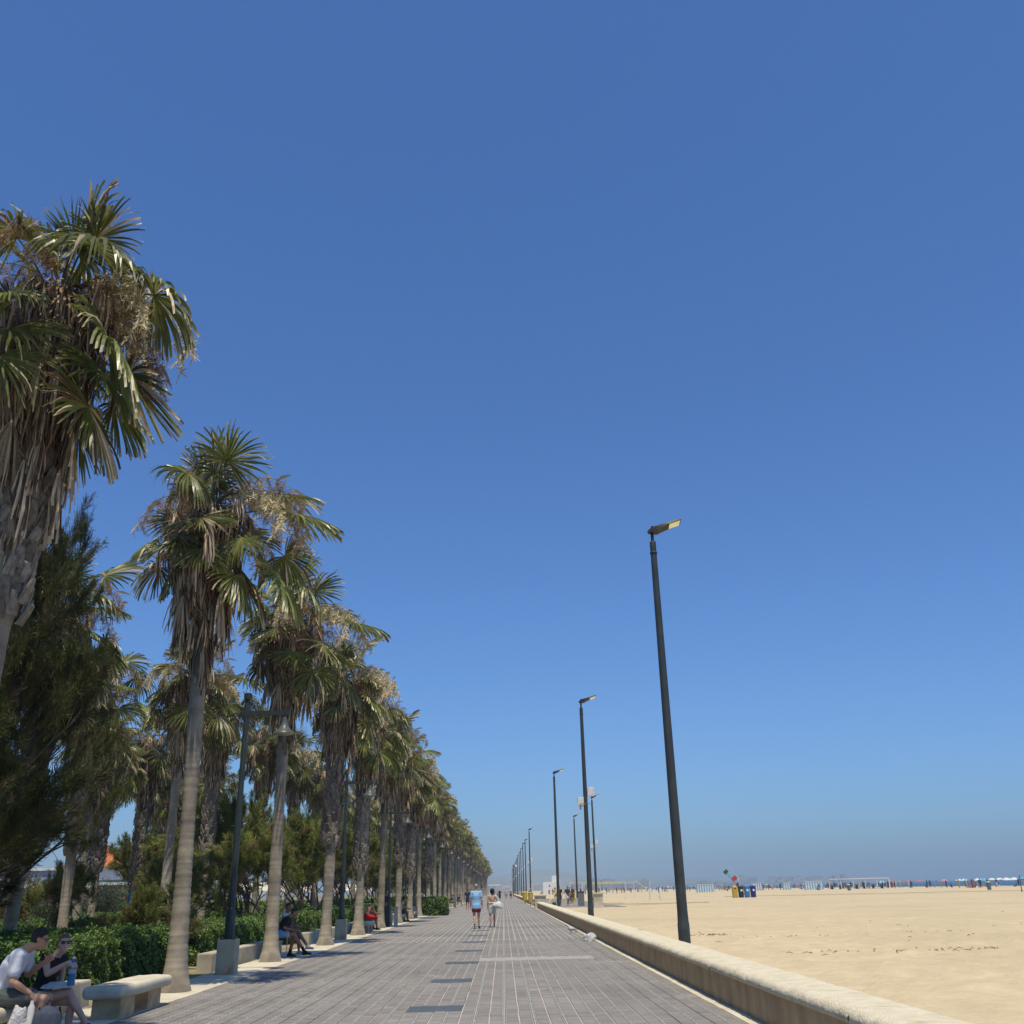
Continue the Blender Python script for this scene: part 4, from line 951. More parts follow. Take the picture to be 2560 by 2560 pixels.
def volley(x0, x1, y, label, col, h=2.3):
    t = thing('volleyball_net', label, 'net', (x0, y, 0))
    for x in (0, x1 - x0): MB().tube([(x, 0, -.1), (x, 0, h + .05)], .04, 6).build('post', col, t)
    MB().box(.05, x1 - x0 - .05, -.01, .01, h - .09, h).build('net_tape', mat('yellow_tape', (.75, .68, .3), None, 3, .7), t)
    mb = MB()
    for k in range(10): mb.tube([(.05, 0, h - .15 - k * .09), (x1 - x0 - .05, 0, h - .15 - k * .09)], .004, 3, False)
    stuff(mb.build('net_cords', M_grey, t)); return t
volley(8.9, 16.3, 138, 'volleyball net with yellow tape behind the second mast', M_white)
volley(11.5, 19.0, 150, 'farther volleyball net standing behind the yellow one', M_white, 2.2)
t = thing('guy_strap', 'yellow guy strap slanting down to the sand beside the volleyball net', 'strap', (16.6, 130, 0)); MB().tube([(0, 0, 2.3), (2.6, -6, .02)], .035, 5).build('strap', bpy.data.materials['yellow_tape'], t)
t = thing('guy_strap', 'yellow strap slanting from the wall gap toward the sand', 'strap', (5.2, 122, 0)); MB().tube([(0, -2, .1), (1.4, 3, 1.6)], .05, 5).build('strap', bpy.data.materials['yellow_tape'], t)
for x, y, l in ((18.2, 128, 'left white padded goal post on the sand'), (18.9, 124.5, 'right white padded goal post on the sand')):
    t = thing('padded_post', l, 'post', (x, y, 0)); MB().lathe([(.04, -.1), (.04, 2.3 if x < 18.5 else 1.5)], 6).build('pole', M_white, t); MB().lathe([(.15, .0), (.15, 1.35), (.04, 1.36)], 10).build('pad', M_white, t)
for x, y, h, l in ((15.6, 167, 2.2, 'thin white pole on the sand left of the padded posts'), (34.5, 150, 2.6, 'thin white leaning pole on the sand right of the nearest mast'), (62.5, 124, 1.9, 'dark wooden post at the right edge of the sand')):
    t = thing('beach_pole', l, 'pole', (x, y, 0)); t.rotation_euler.y = R(-4 if y == 150 else 2); MB().lathe([(.06, -.1), (.05, h)], 6).build('shaft', M_white if y > 130 else M_twig, t); MB().lathe([(.09, 0), (.09, .25), (.05, .26)], 8).build('foot', M_grey, t)
bin_('litter_bin', 'lone grey litter bin on the sand before the umbrellas at right', 69.5, 147, .1, 1.1, .6, mat('beach_bin', (.12, .17, .2), None, 3, .6), M_whitebox, False)
bin_('litter_bin', 'small grey litter bin before the pergola', 66.5, 198, .1, 1.1, .7, mat('beach_bin', (.12, .17, .2)), M_whitebox, False)
t = thing('flag_sculpture', 'slanted pole with a dark green flag and a red flag behind the recycling bins', 'flag', (35.2, 150, 0)); t.rotation_euler.y = R(-38)
MB().lathe([(.06, -.2), (.04, 4.4)], 6).build('pole', M_grey, t)
MB().box(-.3, .35, -.02, .02, 4.0, 4.5).build('flag', mat('dark_green_cloth', (.03, .09, .07), None, 3, .8), t); MB().box(.0, .75, -.02, .02, 2.5, 3.1).build('flag', mat('red_cloth', (.5, .06, .07), None, 3, .8), t); MB().box(-.1, .5, -.02, .02, 1.7, 2.1).build('flag', mat('navy_cloth', (.03, .04, .12), None, 3, .8), t)

# lifeguard building, kiosk, canopies at the end of the walk
t = thing('lifeguard_station', 'white blocky lifeguard station with a small tower on the far sand', 'building', (15.3, 400, 0))
MB().box(0, 6.7, 0, 6, -.1, 4.3).build('wall', M_white, t); MB().box(3.6, 5.6, .8, 3, 4.3, 6.6).build('tower', M_white, t); MB().box(5.9, 6.7, -.02, 4, 4.3, 5.1).build('parapet', M_white, t)
MB().lathe([(0, 0), (.3, 0), (.3, .05), (0, .06)], 14).build('round_window', M_dark, t, loc=(2.6, .0, 2.9)).rotation_euler.x = R(90)
MB().box(4.2, 5.0, -.04, 0, 0, 2.1).build('door', M_grey, t)
t = thing('white_kiosk', 'small white cabin at the far end of the walk beside the low wall', 'kiosk', (1.5, 300, 0))
MB().box(-1.0, 1.0, 0, 2, 0, 2.35).build('wall', M_white, t, bevel=.05); MB().box(-.7, .3, -.03, 0, .1, 2.0).build('door', mat('pale_grey', (.5, .55, .52), None, 3, .6), t); MB().box(-1.1, 1.1, -.1, 2.1, 2.35, 2.5).build('roof', M_white, t)
t = thing('white_canopy', 'long flat white canopy across the far end of the walk', 'canopy', (-4.2, 290, 0)); MB().box(0, 3.4, 0, 6, 2.9, 3.2).build('roof', M_white, t)
for x in (.2, 3.2): MB().tube([(x, .3, 0), (x, .3, 2.9)], .08, 6).build('post', M_white, t)
t = thing('white_canopy', 'smaller pale canopy beyond the white one at the end of the walk', 'canopy', (-3.2, 350, 0)); MB().box(0, 5, 0, 6, 2.3, 2.5).build('roof', mat('pale_green_canopy', (.55, .65, .6), None, 3, .7), t)
for x in (.2, 4.8): MB().tube([(x, .3, 0), (x, .3, 2.3)], .08, 6).build('post', M_white, t)
t = thing('flag_mast', 'mast with a small red and white flag in the far row of lamp masts', 'flag', (2.7, 282, 0)); MB().tube([(0, 0, 0), (0, 0, 8.2)], .09, 6).build('mast', M_mast, t)
MB().box(.05, .55, -.02, .02, 7.55, 8.1).build('flag', bpy.data.materials['red_cloth'], t); MB().box(.552, 1.1, -.02, .02, 7.6, 8.15).build('flag', M_white, t)

# far city along the coast and the hills behind it
CB = [mat('far_building_%d' % i, c, None, .05, .9, coord='World') for i, c in enumerate(((.45, .42, .38), (.36, .34, .33), (.5, .47, .44), (.4, .33, .28)))]
r_ = random.Random(12)
def tower(x, y, w, d, h, i):
    t = thing('apartment_block', 'hazy pale apartment block in the far coastal skyline', 'building', (x, y, 0), r_.uniform(-.3, .3), 'far skyline buildings')
    MB().box(-w / 2, w / 2, -d / 2, d / 2, -1, h).build('wall', CB[i], t); MB().box(-w * .15, w * .15, -d * .15, d * .15, h, h + 3).build('roof_house', CB[(i + 1) % 4], t)
for k in range(120):
    u = r_.uniform(.03, .335); y = r_.uniform(3000, 4200); h = r_.uniform(6, 16)
    if .22 < u < .34 and r_.random() < .6: h = r_.uniform(14, 30); y = r_.uniform(3300, 4000)
    if u < .1: h = r_.uniform(8, 30)
    tower(u * y, y, r_.uniform(14, 50), 18, h, r_.randrange(4))
for k in range(26):
    u = r_.uniform(-.03, .12); tower(u * 2300, r_.uniform(1900, 2500), r_.uniform(12, 30), 14, r_.uniform(6, 20), r_.randrange(4))
xs = np.linspace(-1700, 2000, 140); ys = np.linspace(4700, 6000, 30)
def zh(X, Y):
    e = 16 + 70 * np.exp(-((X - 190) / 230) ** 2) + 50 * np.exp(-((X + 330) / 400) ** 2) + 34 * np.exp(-((X - 760) / 420) ** 2)
    return (e * (1 + -.06 * np.sin(X / 60) + .05 * np.sin(X / 27 + 1))) * np.sin(np.clip((Y - 4700) / 1300, 0, 1) * pi) ** .7 - 2
struct(link('hills', grid('hills', xs, ys, zh, mat('hill_scrub', (.13, .14, .09), (.2, .18, .13), .004, .95, coord='World'))))

# ================================================================ RESTAURANTS AND BUILDING BEHIND THE PARK
M_tile = mat('roof_tile', (.62, .2, .07), (.5, .15, .05), 4, .85)
M_awn = mat('cream_awning', (.78, .73, .6), (.68, .62, .5), 1, .8, transl=.15)
M_gl = mat('green_glass', (.05, .12, .12), (.03, .07, .08), .6, .15, spec=.6)
t = thing('apartment_house', 'white house with an orange tiled roof and glass balcony beyond the park', 'house', (-58.5, 150, 0))
MB().box(-6, 9.5, 0, 12, -.1, 6.1).build('wall', M_white, t)
rf = MB().add([(-6.8, -.8, 6.1), (10.3, -.8, 6.1), (10.3, 12.8, 6.1), (-6.8, 12.8, 6.1), (-1, 6, 8.3), (5, 6, 8.3)], [(0, 1, 5, 4), (1, 2, 5), (2, 3, 4, 5), (3, 0, 4), (3, 2, 1, 0)]).build('roof', M_tile, t)
for k in range(34):
    x = -6.6 + k * .5; f_ = min(1, (x + 6.8) / 5.8, (10.3 - x) / 5.3); MB().tube([(x, -.8, 6.13), (x, -.8 + 6.8 * f_, 6.13 + 2.2 * f_)], .07, 5).build('tile_row', M_tile, rf)
for x in (-2, 1.6, 6.5): MB().box(x, x + .7, 5, 5.7, 7.6, 9.2).build('chimney', M_tile, rf)
for x in (-4.5, 3.0): w = MB().box(x, x + 4, -.06, 0, 3.4, 5.8).build('window', M_white, t); MB().box(x + .15, x + 1.95, -.08, -.06, 3.5, 5.7).build('pane', M_gl, w); MB().box(x + 2.05, x + 3.85, -.08, -.06, 3.5, 5.7).build('pane', M_gl, w)
MB().box(-5, 8.8, -1.8, -.06, 2.9, 3.25).build('balcony_slab', M_white, t)
for k in range(7): MB().box(-5 + k * 1.97, -5 + k * 1.97 + 1.9, -1.78, -1.72, 3.27, 4.2).build('balcony_glass', M_gl, t)
for k in range(5): w = MB().box(-4.6 + k * 2.8, -3 + k * 2.8, -.05, 0, .3, 2.4).build('window', M_dark, t)
t = thing('apartment_house', 'lower purple shaded house left of the orange roofed one', 'house', (-72, 146, 0)); MB().box(-5, 11, 0, 9, -.1, 5.6).build('wall', mat('lilac_wall', (.35, .36, .55), None, .5, .8), t); MB().box(-5.3, 11.3, -.3, 9.3, 5.6, 5.9).build('roof', M_white, t)
for k in range(4): MB().box(-4 + k * 3.8, -2 + k * 3.8, -.05, 0, 1, 3.2).build('window', M_gl, t)
t = thing('pavilion', 'low grey pavilion with closed shutters behind the park hedge', 'building', (-47.5, 103, 0))
MB().box(-6, 1.5, 0, 7, -.1, 2.9).build('wall', M_dark, t)  # near-black block stands for the shaded interior behind the open front
for k in range(6): MB().box(1.5 + k * 1.55, 1.5 + k * 1.55 + 1.5, 0, .15, -.1, 2.55).build('shutter', mat('grey_shutter', (.42, .42, .44), (.34, .34, .36), .8, .7), t)
MB().box(1.5, 11, .15, 7, -.1, 2.9).build('rear_wall', M_grey, t); MB().box(-6.5, 11.5, -.4, 7.4, 2.9, 3.15).build('roof', M_white, t)
for k in range(3): MB().box(-5.8 + k * 2.4, -5.2 + k * 2.4, -.1, 0, -.1, 2.9).build('pillar', mat('cream_wall', (.6, .5, .32), None, 1, .8), t)
for i, (x, y, w, z) in enumerate(((-51.5, 96, 6.5, 2.9), (-44.6, 98, 4.6, 3.1), (-58.5, 96, 6, 3.0), (-31.5, 118, 6, 3.0), (-33, 140, 7, 3.0), (-27, 160, 7, 3.0))):
    t = thing('awning', ['broad cream awning left of the grey pavilion', 'cream awning with raised struts directly before the grey pavilion', 'white awning farthest left behind the palm trunks', 'white awning seen between tamarisks right of the first lamp post', 'second distant white awning deep behind the tamarisks', 'last distant white awning behind the park'][i], 'awning', (x, y, 0))
    MB().add([(0, 0, z - .9), (w, 0, z - .9), (w, 4, z), (0, 4, z), (0, 0, z - 1.15), (w, 0, z - 1.15)], [(0, 1, 2, 3), (4, 5, 1, 0)]).build('canopy', M_awn, t)
    for q in (.1, w - .1): MB().tube([(q, .05, 0), (q, .05, z - .95)], .05, 6).build('post', M_grey, t); MB().tube([(q, 3.9, 0), (q, 3.9, z - .05)], .05, 6).build('post', M_grey, t)
t = thing('exercise_post', 'blue outdoor exercise post with a green handle bar beyond the hedge', 'exercise machine', (-17.6, 48.8, 0))
MB().lathe([(.09, -.1), (.09, 1.75), (.06, 1.8)], 12).build('post', M_blue, t, True); MB().tube([(0, 0, 1.25), (-.75, .1, 1.25)], .025, 6).build('handle', mat('green_handle', (.05, .3, .12), None, 3, .4), t); MB().lathe([(.095, 1.68), (.1, 1.75), (.0, 1.82)], 12).build('cap', mat('cyan_cap', (.1, .4, .45), None, 3, .4), t)
for x, y, h in ((-14.5, 58, .5), (-12.5, 60, .5)):
    pass

# dry seaweed and tracks on the sand
mb = MB(); r_ = random.Random(5)
for (x0, y0, x1, y1, n_, sp) in ((7, 24, 15, 23.5, 70, .3), (6, 31, 22, 33, 60, .25), (5.6, 33, 7, 33.6, 60, .3), (10.5, 19.5, 12.5, 20.5, 60, .35), (7, 26, 30, 46, 40, 3)):
    for _ in range(n_):
        u = r_.random(); x = x0 + (x1 - x0) * u + r_.gauss(0, sp); y = y0 + (y1 - y0) * u + r_.gauss(0, sp); a = r_.uniform(0, 3.14); l = r_.uniform(.03, .13)
        if x < 4.2: continue
        z = .05; mb.tube([(x - cos(a) * l, y - sin(a) * l, z - .02), (x, y, z + r_.uniform(.0, .03)), (x + cos(a) * l, y + sin(a) * l * .7, z - .02)], [.004, .011, .004], 4, False)
o = mb.build('dry_seaweed', M_debris, None); tag(o, 'scattered bits of dry seaweed and straw on the near sand', 'debris', kind='stuff')
mb = MB()
for y0, xa, xb, w in ((118, 30, 130, .5), (96, 9, 19, .8), (104, 4.5, 12, .4)):
    n_ = 60; vs = []
    for k in range(n_ + 1):
        x = xa + (xb - xa) * k / n_; y = y0 + (22 * (1 - k / n_) if xb > 100 else 0) + r_.gauss(0, .1); vs += [(x, y - w * r_.uniform(.3, .6), .075), (x, y, .14), (x, y + w * r_.uniform(.3, .6), .07)]
    mb.add(vs, [(3 * k + j, 3 * k + 3 + j, 3 * k + 4 + j, 3 * k + 1 + j) for k in range(n_) for j in (0, 1)])
struct(mb.build('sand_ridge', mat('dark_sand', (.36, .28, .18), (.3, .23, .14), 2, .95, coord='World'), None))

# ================================================================ PEOPLE
V3 = Vector
TODO = []
SPH = {}
def sph(k):
    if k not in SPH:
        bm = bmesh.new(); bmesh.ops.create_icosphere(bm, subdivisions=k, radius=1); SPH[k] = [v.co.copy() for v in bm.verts]; bm.free()
    return SPH[k]
class Fig:
    def __init__(s): s.v = []; s.f = []
    def hull(s, balls, k=2):
        bm = bmesh.new()
        for c, r, *Mx in balls:
            r = V3((r, r, r)) if isinstance(r, (int, float)) else V3(r)
            for p in sph(k):
                q = V3((p.x * r.x, p.y * r.y, p.z * r.z))
                if Mx: q = Mx[0] @ q
                bm.verts.new(q + V3(c))
        res = bmesh.ops.convex_hull(bm, input=bm.verts[:], use_existing_faces=False)
        bmesh.ops.delete(bm, geom=[v for v in bm.verts if not v.link_faces], context='VERTS')
        bm.verts.index_update(); o = len(s.v); s.v += [tuple(v.co) for v in bm.verts]; s.f += [tuple(v.index + o for v in f.verts) for f in bm.faces]; bm.free(); return s
    def build(s, name, m, parent, vox, col=None, smooth=3):
        me = bpy.data.meshes.new(name); me.from_pydata(s.v, [], s.f); me.materials.append(m); o = link(name, me, None, parent)
        md = o.modifiers.new('r', 'REMESH'); md.mode = 'VOXEL'; md.voxel_size = vox; md.use_smooth_shade = True
        md = o.modifiers.new('s', 'SMOOTH'); md.iterations = smooth; md.factor = .5
        if col: o.color = (*col, 1)
        TODO.append(o); return o
def frame(f, u):   # columns: side(x), forward(y), up(z)
    u = V3(u).normalized(); f = V3(f); f = (f - u * f.dot(u)).normalized(); s = f.cross(u); return Matrix((s, f, u)).transposed()
SKIN_A = (.50, .29, .19); SKIN_B = (.60, .38, .28); SKIN_T = (.34, .18, .11)
def hand(fig, w, d, side, palm_n, vox, curl=.5):
    """w wrist, d direction of the hand, side = thumb direction, palm_n = palm normal (fingers curl toward it)"""
    d = V3(d).normalized(); side = V3(side); side = (side - d * side.dot(d)).normalized(); n = V3(palm_n); n = (n - d * n.dot(d) - side * n.dot(side)).normalized()
    w = V3(w); kn = w + d * .085
    fig.hull([(w, .026), (w + d * .03 + side * .02, .02), (w + d * .03 - side * .022, .02), (kn + side * .026, .014), (kn - side * .03, .013)])
    rr = max(.0085, vox * .75)
    for i, (o_, L) in enumerate(((.03, .07), (.010, .078), (-.011, .073), (-.031, .058))):
        a = kn + side * o_; c = curl * (1 + .12 * i); p = a; ang = c * .5
        for sL, add in ((.45, 0), (.32, c), (.26, c)):
            ang += add; q = p + (d * cos(ang) + n * sin(ang)) * L * sL + side * o_ * .06
            fig.hull([(p, rr), (q, rr * .92)], 1); p = q
    a = w + d * .02 + side * .026; b = a + (d * .6 + side * .7 + n * .2).normalized() * .042; c = b + (d * .85 + side * .15 + n * .45).normalized() * .034
    fig.hull([(a, .014), (b, rr * 1.15)], 1); fig.hull([(b, rr * 1.15), (c, rr)], 1)
def person(name, label, loc, rz, J, o, vox=.02, group=None, scale=1.):
    """J joints (local, x right, y forward, z up); o outfit"""
    t = thing('person', label, 'person', loc, rz, group); t.scale = (scale,) * 3
    sk = o.get('skin', SKIN_A); f = Fig(); g = o.get('girth', 1.)
    P = {k: V3(v) for k, v in J.items()}
    ch, pe, nk, hd = P['chest'], P['pelvis'], P['neck'], P['head']
    sdv = (P['shR'] - P['shL']).normalized(); upv = (nk - pe).normalized(); fwd = upv.cross(sdv); MT = frame(fwd, upv)
    hv = (P['hipR'] - P['hipL']).normalized(); MP = frame(V3((0, 0, 1)).cross(hv), V3((0, 0, 1)))
    waist = pe.lerp(ch, .5)
    def torso(F, e, lo=0, hi=1):
        F.hull([(ch, (.155 * g + e, .105 * g + e, .13 + e), MT), (waist, (.135 * g + e, .095 * g + e, .08), MT)])
        if lo == 0: F.hull([(waist, (.135 * g + e, .095 * g + e, .08), MT), (pe, (.155 * g + e, .112 * g + e, .1), MP)])
        top = ch.lerp(nk, .62)
        F.hull([(P['shL'], .052 + e), (ch.lerp(P['shL'], .3), (.08, .08 + e, .1), MT), (top, (.07, .06 + e, .06), MT)]); F.hull([(P['shR'], .052 + e), (ch.lerp(P['shR'], .3), (.08, .08 + e, .1), MT), (top, (.07, .06 + e, .06), MT)])
    torso(f, 0)
    look = V3(o.get('look', (0, 1, 0))).normalized(); hup = V3(o.get('hup', (0, 0, 1))); MH = frame(look, hup)
    f.hull([(ch.lerp(nk, .6), .07), (nk, .056)]); f.hull([(nk, .056), (hd - MH @ V3((0, .0, .05)), .056)])
    f.hull([(hd + MH @ V3((0, -.012, .03)), (.074, .09, .085), MH), (hd + MH @ V3((0, .028, -.03)), (.056, .062, .05), MH)])
    f.hull([(hd + MH @ V3((0, .03, -.04)), (.05, .055, .04), MH), (hd + MH @ V3((0, .062, -.088)), (.026, .022, .018), MH)])
    f.hull([(hd + MH @ V3((0, .088, .012)), .009), (hd + MH @ V3((0, .112, -.026)), .0125), (hd + MH @ V3((.012, .092, -.034)), .009), (hd + MH @ V3((-.012, .092, -.034)), .009)], 1)   # nose
    f.hull([(hd + MH @ V3((.018, .086, -.058)), .0065), (hd + MH @ V3((-.018, .086, -.058)), .0065), (hd + MH @ V3((0, .094, -.056)), .007)], 1)      # lips
    f.hull([(hd + MH @ V3((.016, .083, -.07)), .0065), (hd + MH @ V3((-.016, .083, -.07)), .0065), (hd + MH @ V3((0, .09, -.07)), .007)], 1)
    for s in (-1, 1): f.hull([(hd + MH @ V3((.074 * s, -.008, .012)), (.008, .018, .028), MH), (hd + MH @ V3((.072 * s, .004, -.02)), (.006, .01, .012), MH)], 1)
    for s, q in ((-1, 'L'), (1, 'R')):
        f.hull([(P['sh' + q], .05), (P['el' + q], .038)]); f.hull([(P['el' + q], .038), (P['el' + q].lerp(P['wr' + q], .3), .04), (P['wr' + q], .026)])
        hdv = V3(o['hand' + q]) if 'hand' + q in o else (P['wr' + q] - P['el' + q])
        hand(f, P['wr' + q], hdv, V3(o.get('thumb' + q, (0, 1, 0))), V3(o.get('palm' + q, (-s, 0, 0))), vox, o.get('curl', .5))
        f.hull([(P['hip' + q], .085 * g), (P['hip' + q].lerp(P['kn' + q], .3), .082 * g), (P['kn' + q], .056)])
        ax = (P['an' + q] - P['kn' + q]).normalized(); back = (P['kn' + q].lerp(P['an' + q], .32)) - frame(V3(o.get('foot' + q, (0, 1, 0))), -ax) @ V3((0, .018, 0))
        f.hull([(P['kn' + q], .054), (back, .054)]); f.hull([(back, .054), (P['an' + q], .034)])
        ft = V3(o.get('foot' + q, (0, 1, 0))).normalized(); fu = V3(o.get('footup' + q, (0, 0, 1))); MF = frame(ft, fu); a = P['an' + q]
        f.hull([(a, .034), (a + MF @ V3((0, -.035, -.045)), .027), (a + MF @ V3((0, .06, -.04)), .03)])
        f.hull([(a + MF @ V3((0, -.03, -.05)), .024), (a + MF @ V3((-.022 * s, .13, -.058)), (.024, .03, .016), MF), (a + MF @ V3((.02 * s, .12, -.058)), (.022, .03, .015), MF)])
        for i in range(5): f.hull([(a + MF @ V3(((-.036 + .017 * i) * s, .14 - .004 * i, -.06)), .0095), (a + MF @ V3(((-.036 + .018 * i) * s, .172 - .012 * i, -.063)), .0088 if i else .011)], 1)
        if o.get('shoes'):
            h = Fig(); e = .008
            if o['shoes'] == 'slide': 
                h.hull([(a + MF @ V3((0, -.05, -.078)), (.034, .03, .009), MF), (a + MF @ V3((0, .15, -.08)), (.046, .045, .009), MF)]); h.hull([(a + MF @ V3((-.045, .09, -.06)), (.006, .03, .014), MF), (a + MF @ V3((.045, .09, -.06)), (.006, .03, .014), MF), (a + MF @ V3((0, .08, -.02)), (.02, .035, .008), MF)])
            else:
                h.hull([(a, .042), (a + MF @ V3((0, -.04, -.055)), .033), (a + MF @ V3((0, .07, -.04)), .037)]); h.hull([(a + MF @ V3((0, -.035, -.06)), .032), (a + MF @ V3((0, .15, -.06)), (.046, .05, .028), MF)])
            h.build('shoe', M_fab, t, max(vox, .008), o.get('shoecol', (.02, .02, .022)))
            if o['shoes'] == 'shoe':
                h = Fig(); h.hull([(a + MF @ V3((0, -.04, -.083)), (.037, .036, .01), MF), (a + MF @ V3((0, .15, -.083)), (.05, .055, .01), MF)]); h.build('sole', M_fab, t, max(vox, .008), o.get('solecol', (.6, .6, .6)))
        if o.get('sock'): h = Fig(); h.hull([(a + V3((0, 0, -.02)), .042), (a.lerp(P['kn' + q], .2), .045)]); h.build('sock', M_fab, t, max(vox, .01), o['sock'])
    f.build('body', M_skin, t, vox, sk)
    if o.get('hair') is not None:
        h = Fig(); hl = o.get('hairlen', 0)
        h.hull([(hd + MH @ V3((0, -.024, .046)), (.081, .088, .083), MH), (hd + MH @ V3((0, -.03, -.01 - hl * .1)), (.074, .066, .05), MH)])
        h.hull([(hd + MH @ V3((0, .034, .092)), (.05, .03, .026), MH), (hd + MH @ V3((0, -.01, .08)), (.07, .07, .055), MH)])
        if o.get('bun'): h.hull([(hd + MH @ V3((0, -.1, .0)), (.04, .045, .045), MH)])
        if o.get('afro'): h.hull([(hd + MH @ V3((0, -.03, .04)), (.115, .115, .115), MH), (hd + MH @ V3((0, -.05, -.03)), (.1, .09, .09), MH)])
        h.build('hair', M_hair, t, max(vox * .9, .008), o['hair'])
    if o.get('glasses'):
        h = MB()
        for s in (-1, 1):
            vs = []
            for z_, x_ in ((.024, .008), (.028, .05), (.012, .062), (-.012, .055), (-.018, .03), (-.008, .01)): vs.append(hd + MH @ V3((x_ * s, .1 - .25 * abs(x_) ** 1.4 , z_ + .018))); 
            vs += [v - MH @ V3((0, .008, 0)) for v in vs]; n_ = 6
            h.add(vs, [tuple(range(6)), tuple(range(11, 5, -1))] + [(i, i + 6, (i + 1) % 6 + 6, (i + 1) % 6) for i in range(6)])
            h.tube([hd + MH @ V3((.062 * s, .09, .036)), hd + MH @ V3((.08 * s, .0, .03)), hd + MH @ V3((.078 * s, -.02, .02))], .004, 4)
        h.tube([hd + MH @ V3((-.012, .102, .032)), hd + MH @ V3((.012, .102, .032))], .004, 4)
        h.build('sunglasses', M_glass, t)
    elif vox < .015:
        for s in (-1, 1): MB().lathe([(0, -.01), (.009, -.005), (.011, 0), (.009, .005), (0, .01)], 8).build('eye', M_black, t, loc=hd + MH @ V3((.03 * s, .086, .018)))
    if o.get('top'):
        h = Fig(); e = o.get('loose', .016); torso(h, e, 0)
        low = pe + (pe - waist) * o.get('hem', .15); e2 = e + .016; h.hull([(pe, (.158 * g + e2, .118 * g + e2, .08), MP), (low, (.162 * g + e2, .124 * g + e2, .04), MP)])
        sv = o.get('sleeve', .6)
        if sv:
            for q in 'LR': el = P['sh' + q].lerp(P['el' + q], sv); h.hull([(P['sh' + q], .056 + e * .7), (el, .056 + e * .6)])
        h.hull([(ch.lerp(nk, .6), .075 + e * .4), (ch.lerp(nk, .85), .062)])
        h.build('shirt', M_fab, t, max(vox, .008), o['top'])
    if o.get('bottom'):
        h = Fig(); e = .018; h.hull([(pe, (.158 * g + e, .118 * g + e, .09), MP), (pe + (waist - pe) * .5, (.14 * g + e, .1 * g + e, .04), MT)])
        fr = o.get('leglen', .55)
        for q in 'LR':
            kk = P['hip' + q].lerp(P['kn' + q], fr); h.hull([(pe.lerp(P['hip' + q], .6), (.1, .11, .1)), (P['hip' + q], .093 * g + e), (kk, .082 * g + e)])
        h.build(o.get('bname', 'shorts'), M_fab, t, max(vox, .008), o['bottom'])
    return t
def sitJ(lean=.3, headf=.06, knee=(.12, .12), kz=.5, arm=None, seat=.45, legs=None):
    pe = V3((0, 0, seat + .1)); ch = pe + V3((0, sin(lean) * .33, cos(lean) * .33)); nk = pe + V3((0, sin(lean * 1.15) * .53, cos(lean * 1.15) * .53)); hd = nk + V3((0, headf, .13))
    J = dict(pelvis=pe, chest=ch, neck=nk, head=hd)
    for s, q in ((-1, 'L'), (1, 'R')):
        J['sh' + q] = ch.lerp(nk, .72) + V3((.175 * s, 0, -.01)); J['hip' + q] = pe + V3((.085 * s, .03, -.02)); k = V3((knee[0] * s, .44, kz)); J['kn' + q] = k; J['an' + q] = V3((knee[0] * s, .46, .09))
        J['el' + q] = J['sh' + q] + V3((.05 * s, .08, -.27)); J['wr' + q] = J['el' + q] + V3((-.04 * s, .22, -.04))
    J.update({k: V3(v) for k, v in (legs or {}).items()}); J.update({k: V3(v) for k, v in (arm or {}).items()}); return J
def standJ(h=1.75, stride=0., arms=.06, **kw):
    pe = V3((0, 0, .94)); J = dict(pelvis=pe, chest=V3((0, .0, 1.27)), neck=V3((0, .01, 1.48)), head=V3((0, .035, 1.63)))
    for s, q in ((-1, 'L'), (1, 'R')):
        J['sh' + q] = V3((.18 * s, 0, 1.42)); J['hip' + q] = V3((.09 * s, 0, .92)); J['kn' + q] = V3((.095 * s, .03 + stride * .5 * s, .5)); J['an' + q] = V3((.09 * s, -.02 + stride * s, .09))
        J['el' + q] = V3(((.2 + arms) * s, -.02 - stride * .4 * s, 1.13)); J['wr' + q] = V3(((.2 + arms) * s, .06 - stride * .8 * s, .88))
    J.update({k: V3(v) for k, v in kw.items()}); return J
# couple on the near bench, seen from the side: facing the walk (+X)
RZ = R(-90)
Jm = sitJ(.42, .10, (.1, .1), .5, legs=dict(knL=(-.1, .53, .5), knR=(.1, .55, .5), anR=(.1, .5, .09), anL=(-.12, .48, .09)), arm=dict(elR=(.21, .22, .70), wrR=(.14, .42, .56), elL=(-.25, .22, .74), wrL=(-.16, .43, .88)))
Jm['head'] = Jm['neck'] + V3((0, .13, .10))
person('person', 'seated man in white t-shirt, grey shorts and sunglasses, head bowed, on the corner bench', (-5.72, 12.08, -.02), R(-84), Jm,
       dict(skin=SKIN_A, hair=(.02, .016, .014), top=(.72, .74, .8), bottom=(.09, .1, .09), leglen=.62, look=(-.25, 1, -.45), hup=(0, .45, 1), glasses=1, handR=(-.1, .5, -.7), palmR=(0, 0, -1), thumbR=(-1, .2, 0), handL=(.3, .7, .5), thumbL=(.4, 0, .8), palmL=(.8, .2, .1), curl=.8, shoes='shoe', hem=.25, sleeve=.62, loose=.022), .0085)
Jw = sitJ(.3, .09, (.1, .1), .5, arm=dict(elR=(.26, .27, .84), wrR=(.13, .47, .97), elL=(-.26, .1, .72), wrL=(-.12, .26, .62)), legs=dict(knR=(-.02, .43, .6), anR=(-.08, .66, .27), knL=(-.08, .46, .49), anL=(-.06, .44, .09)))
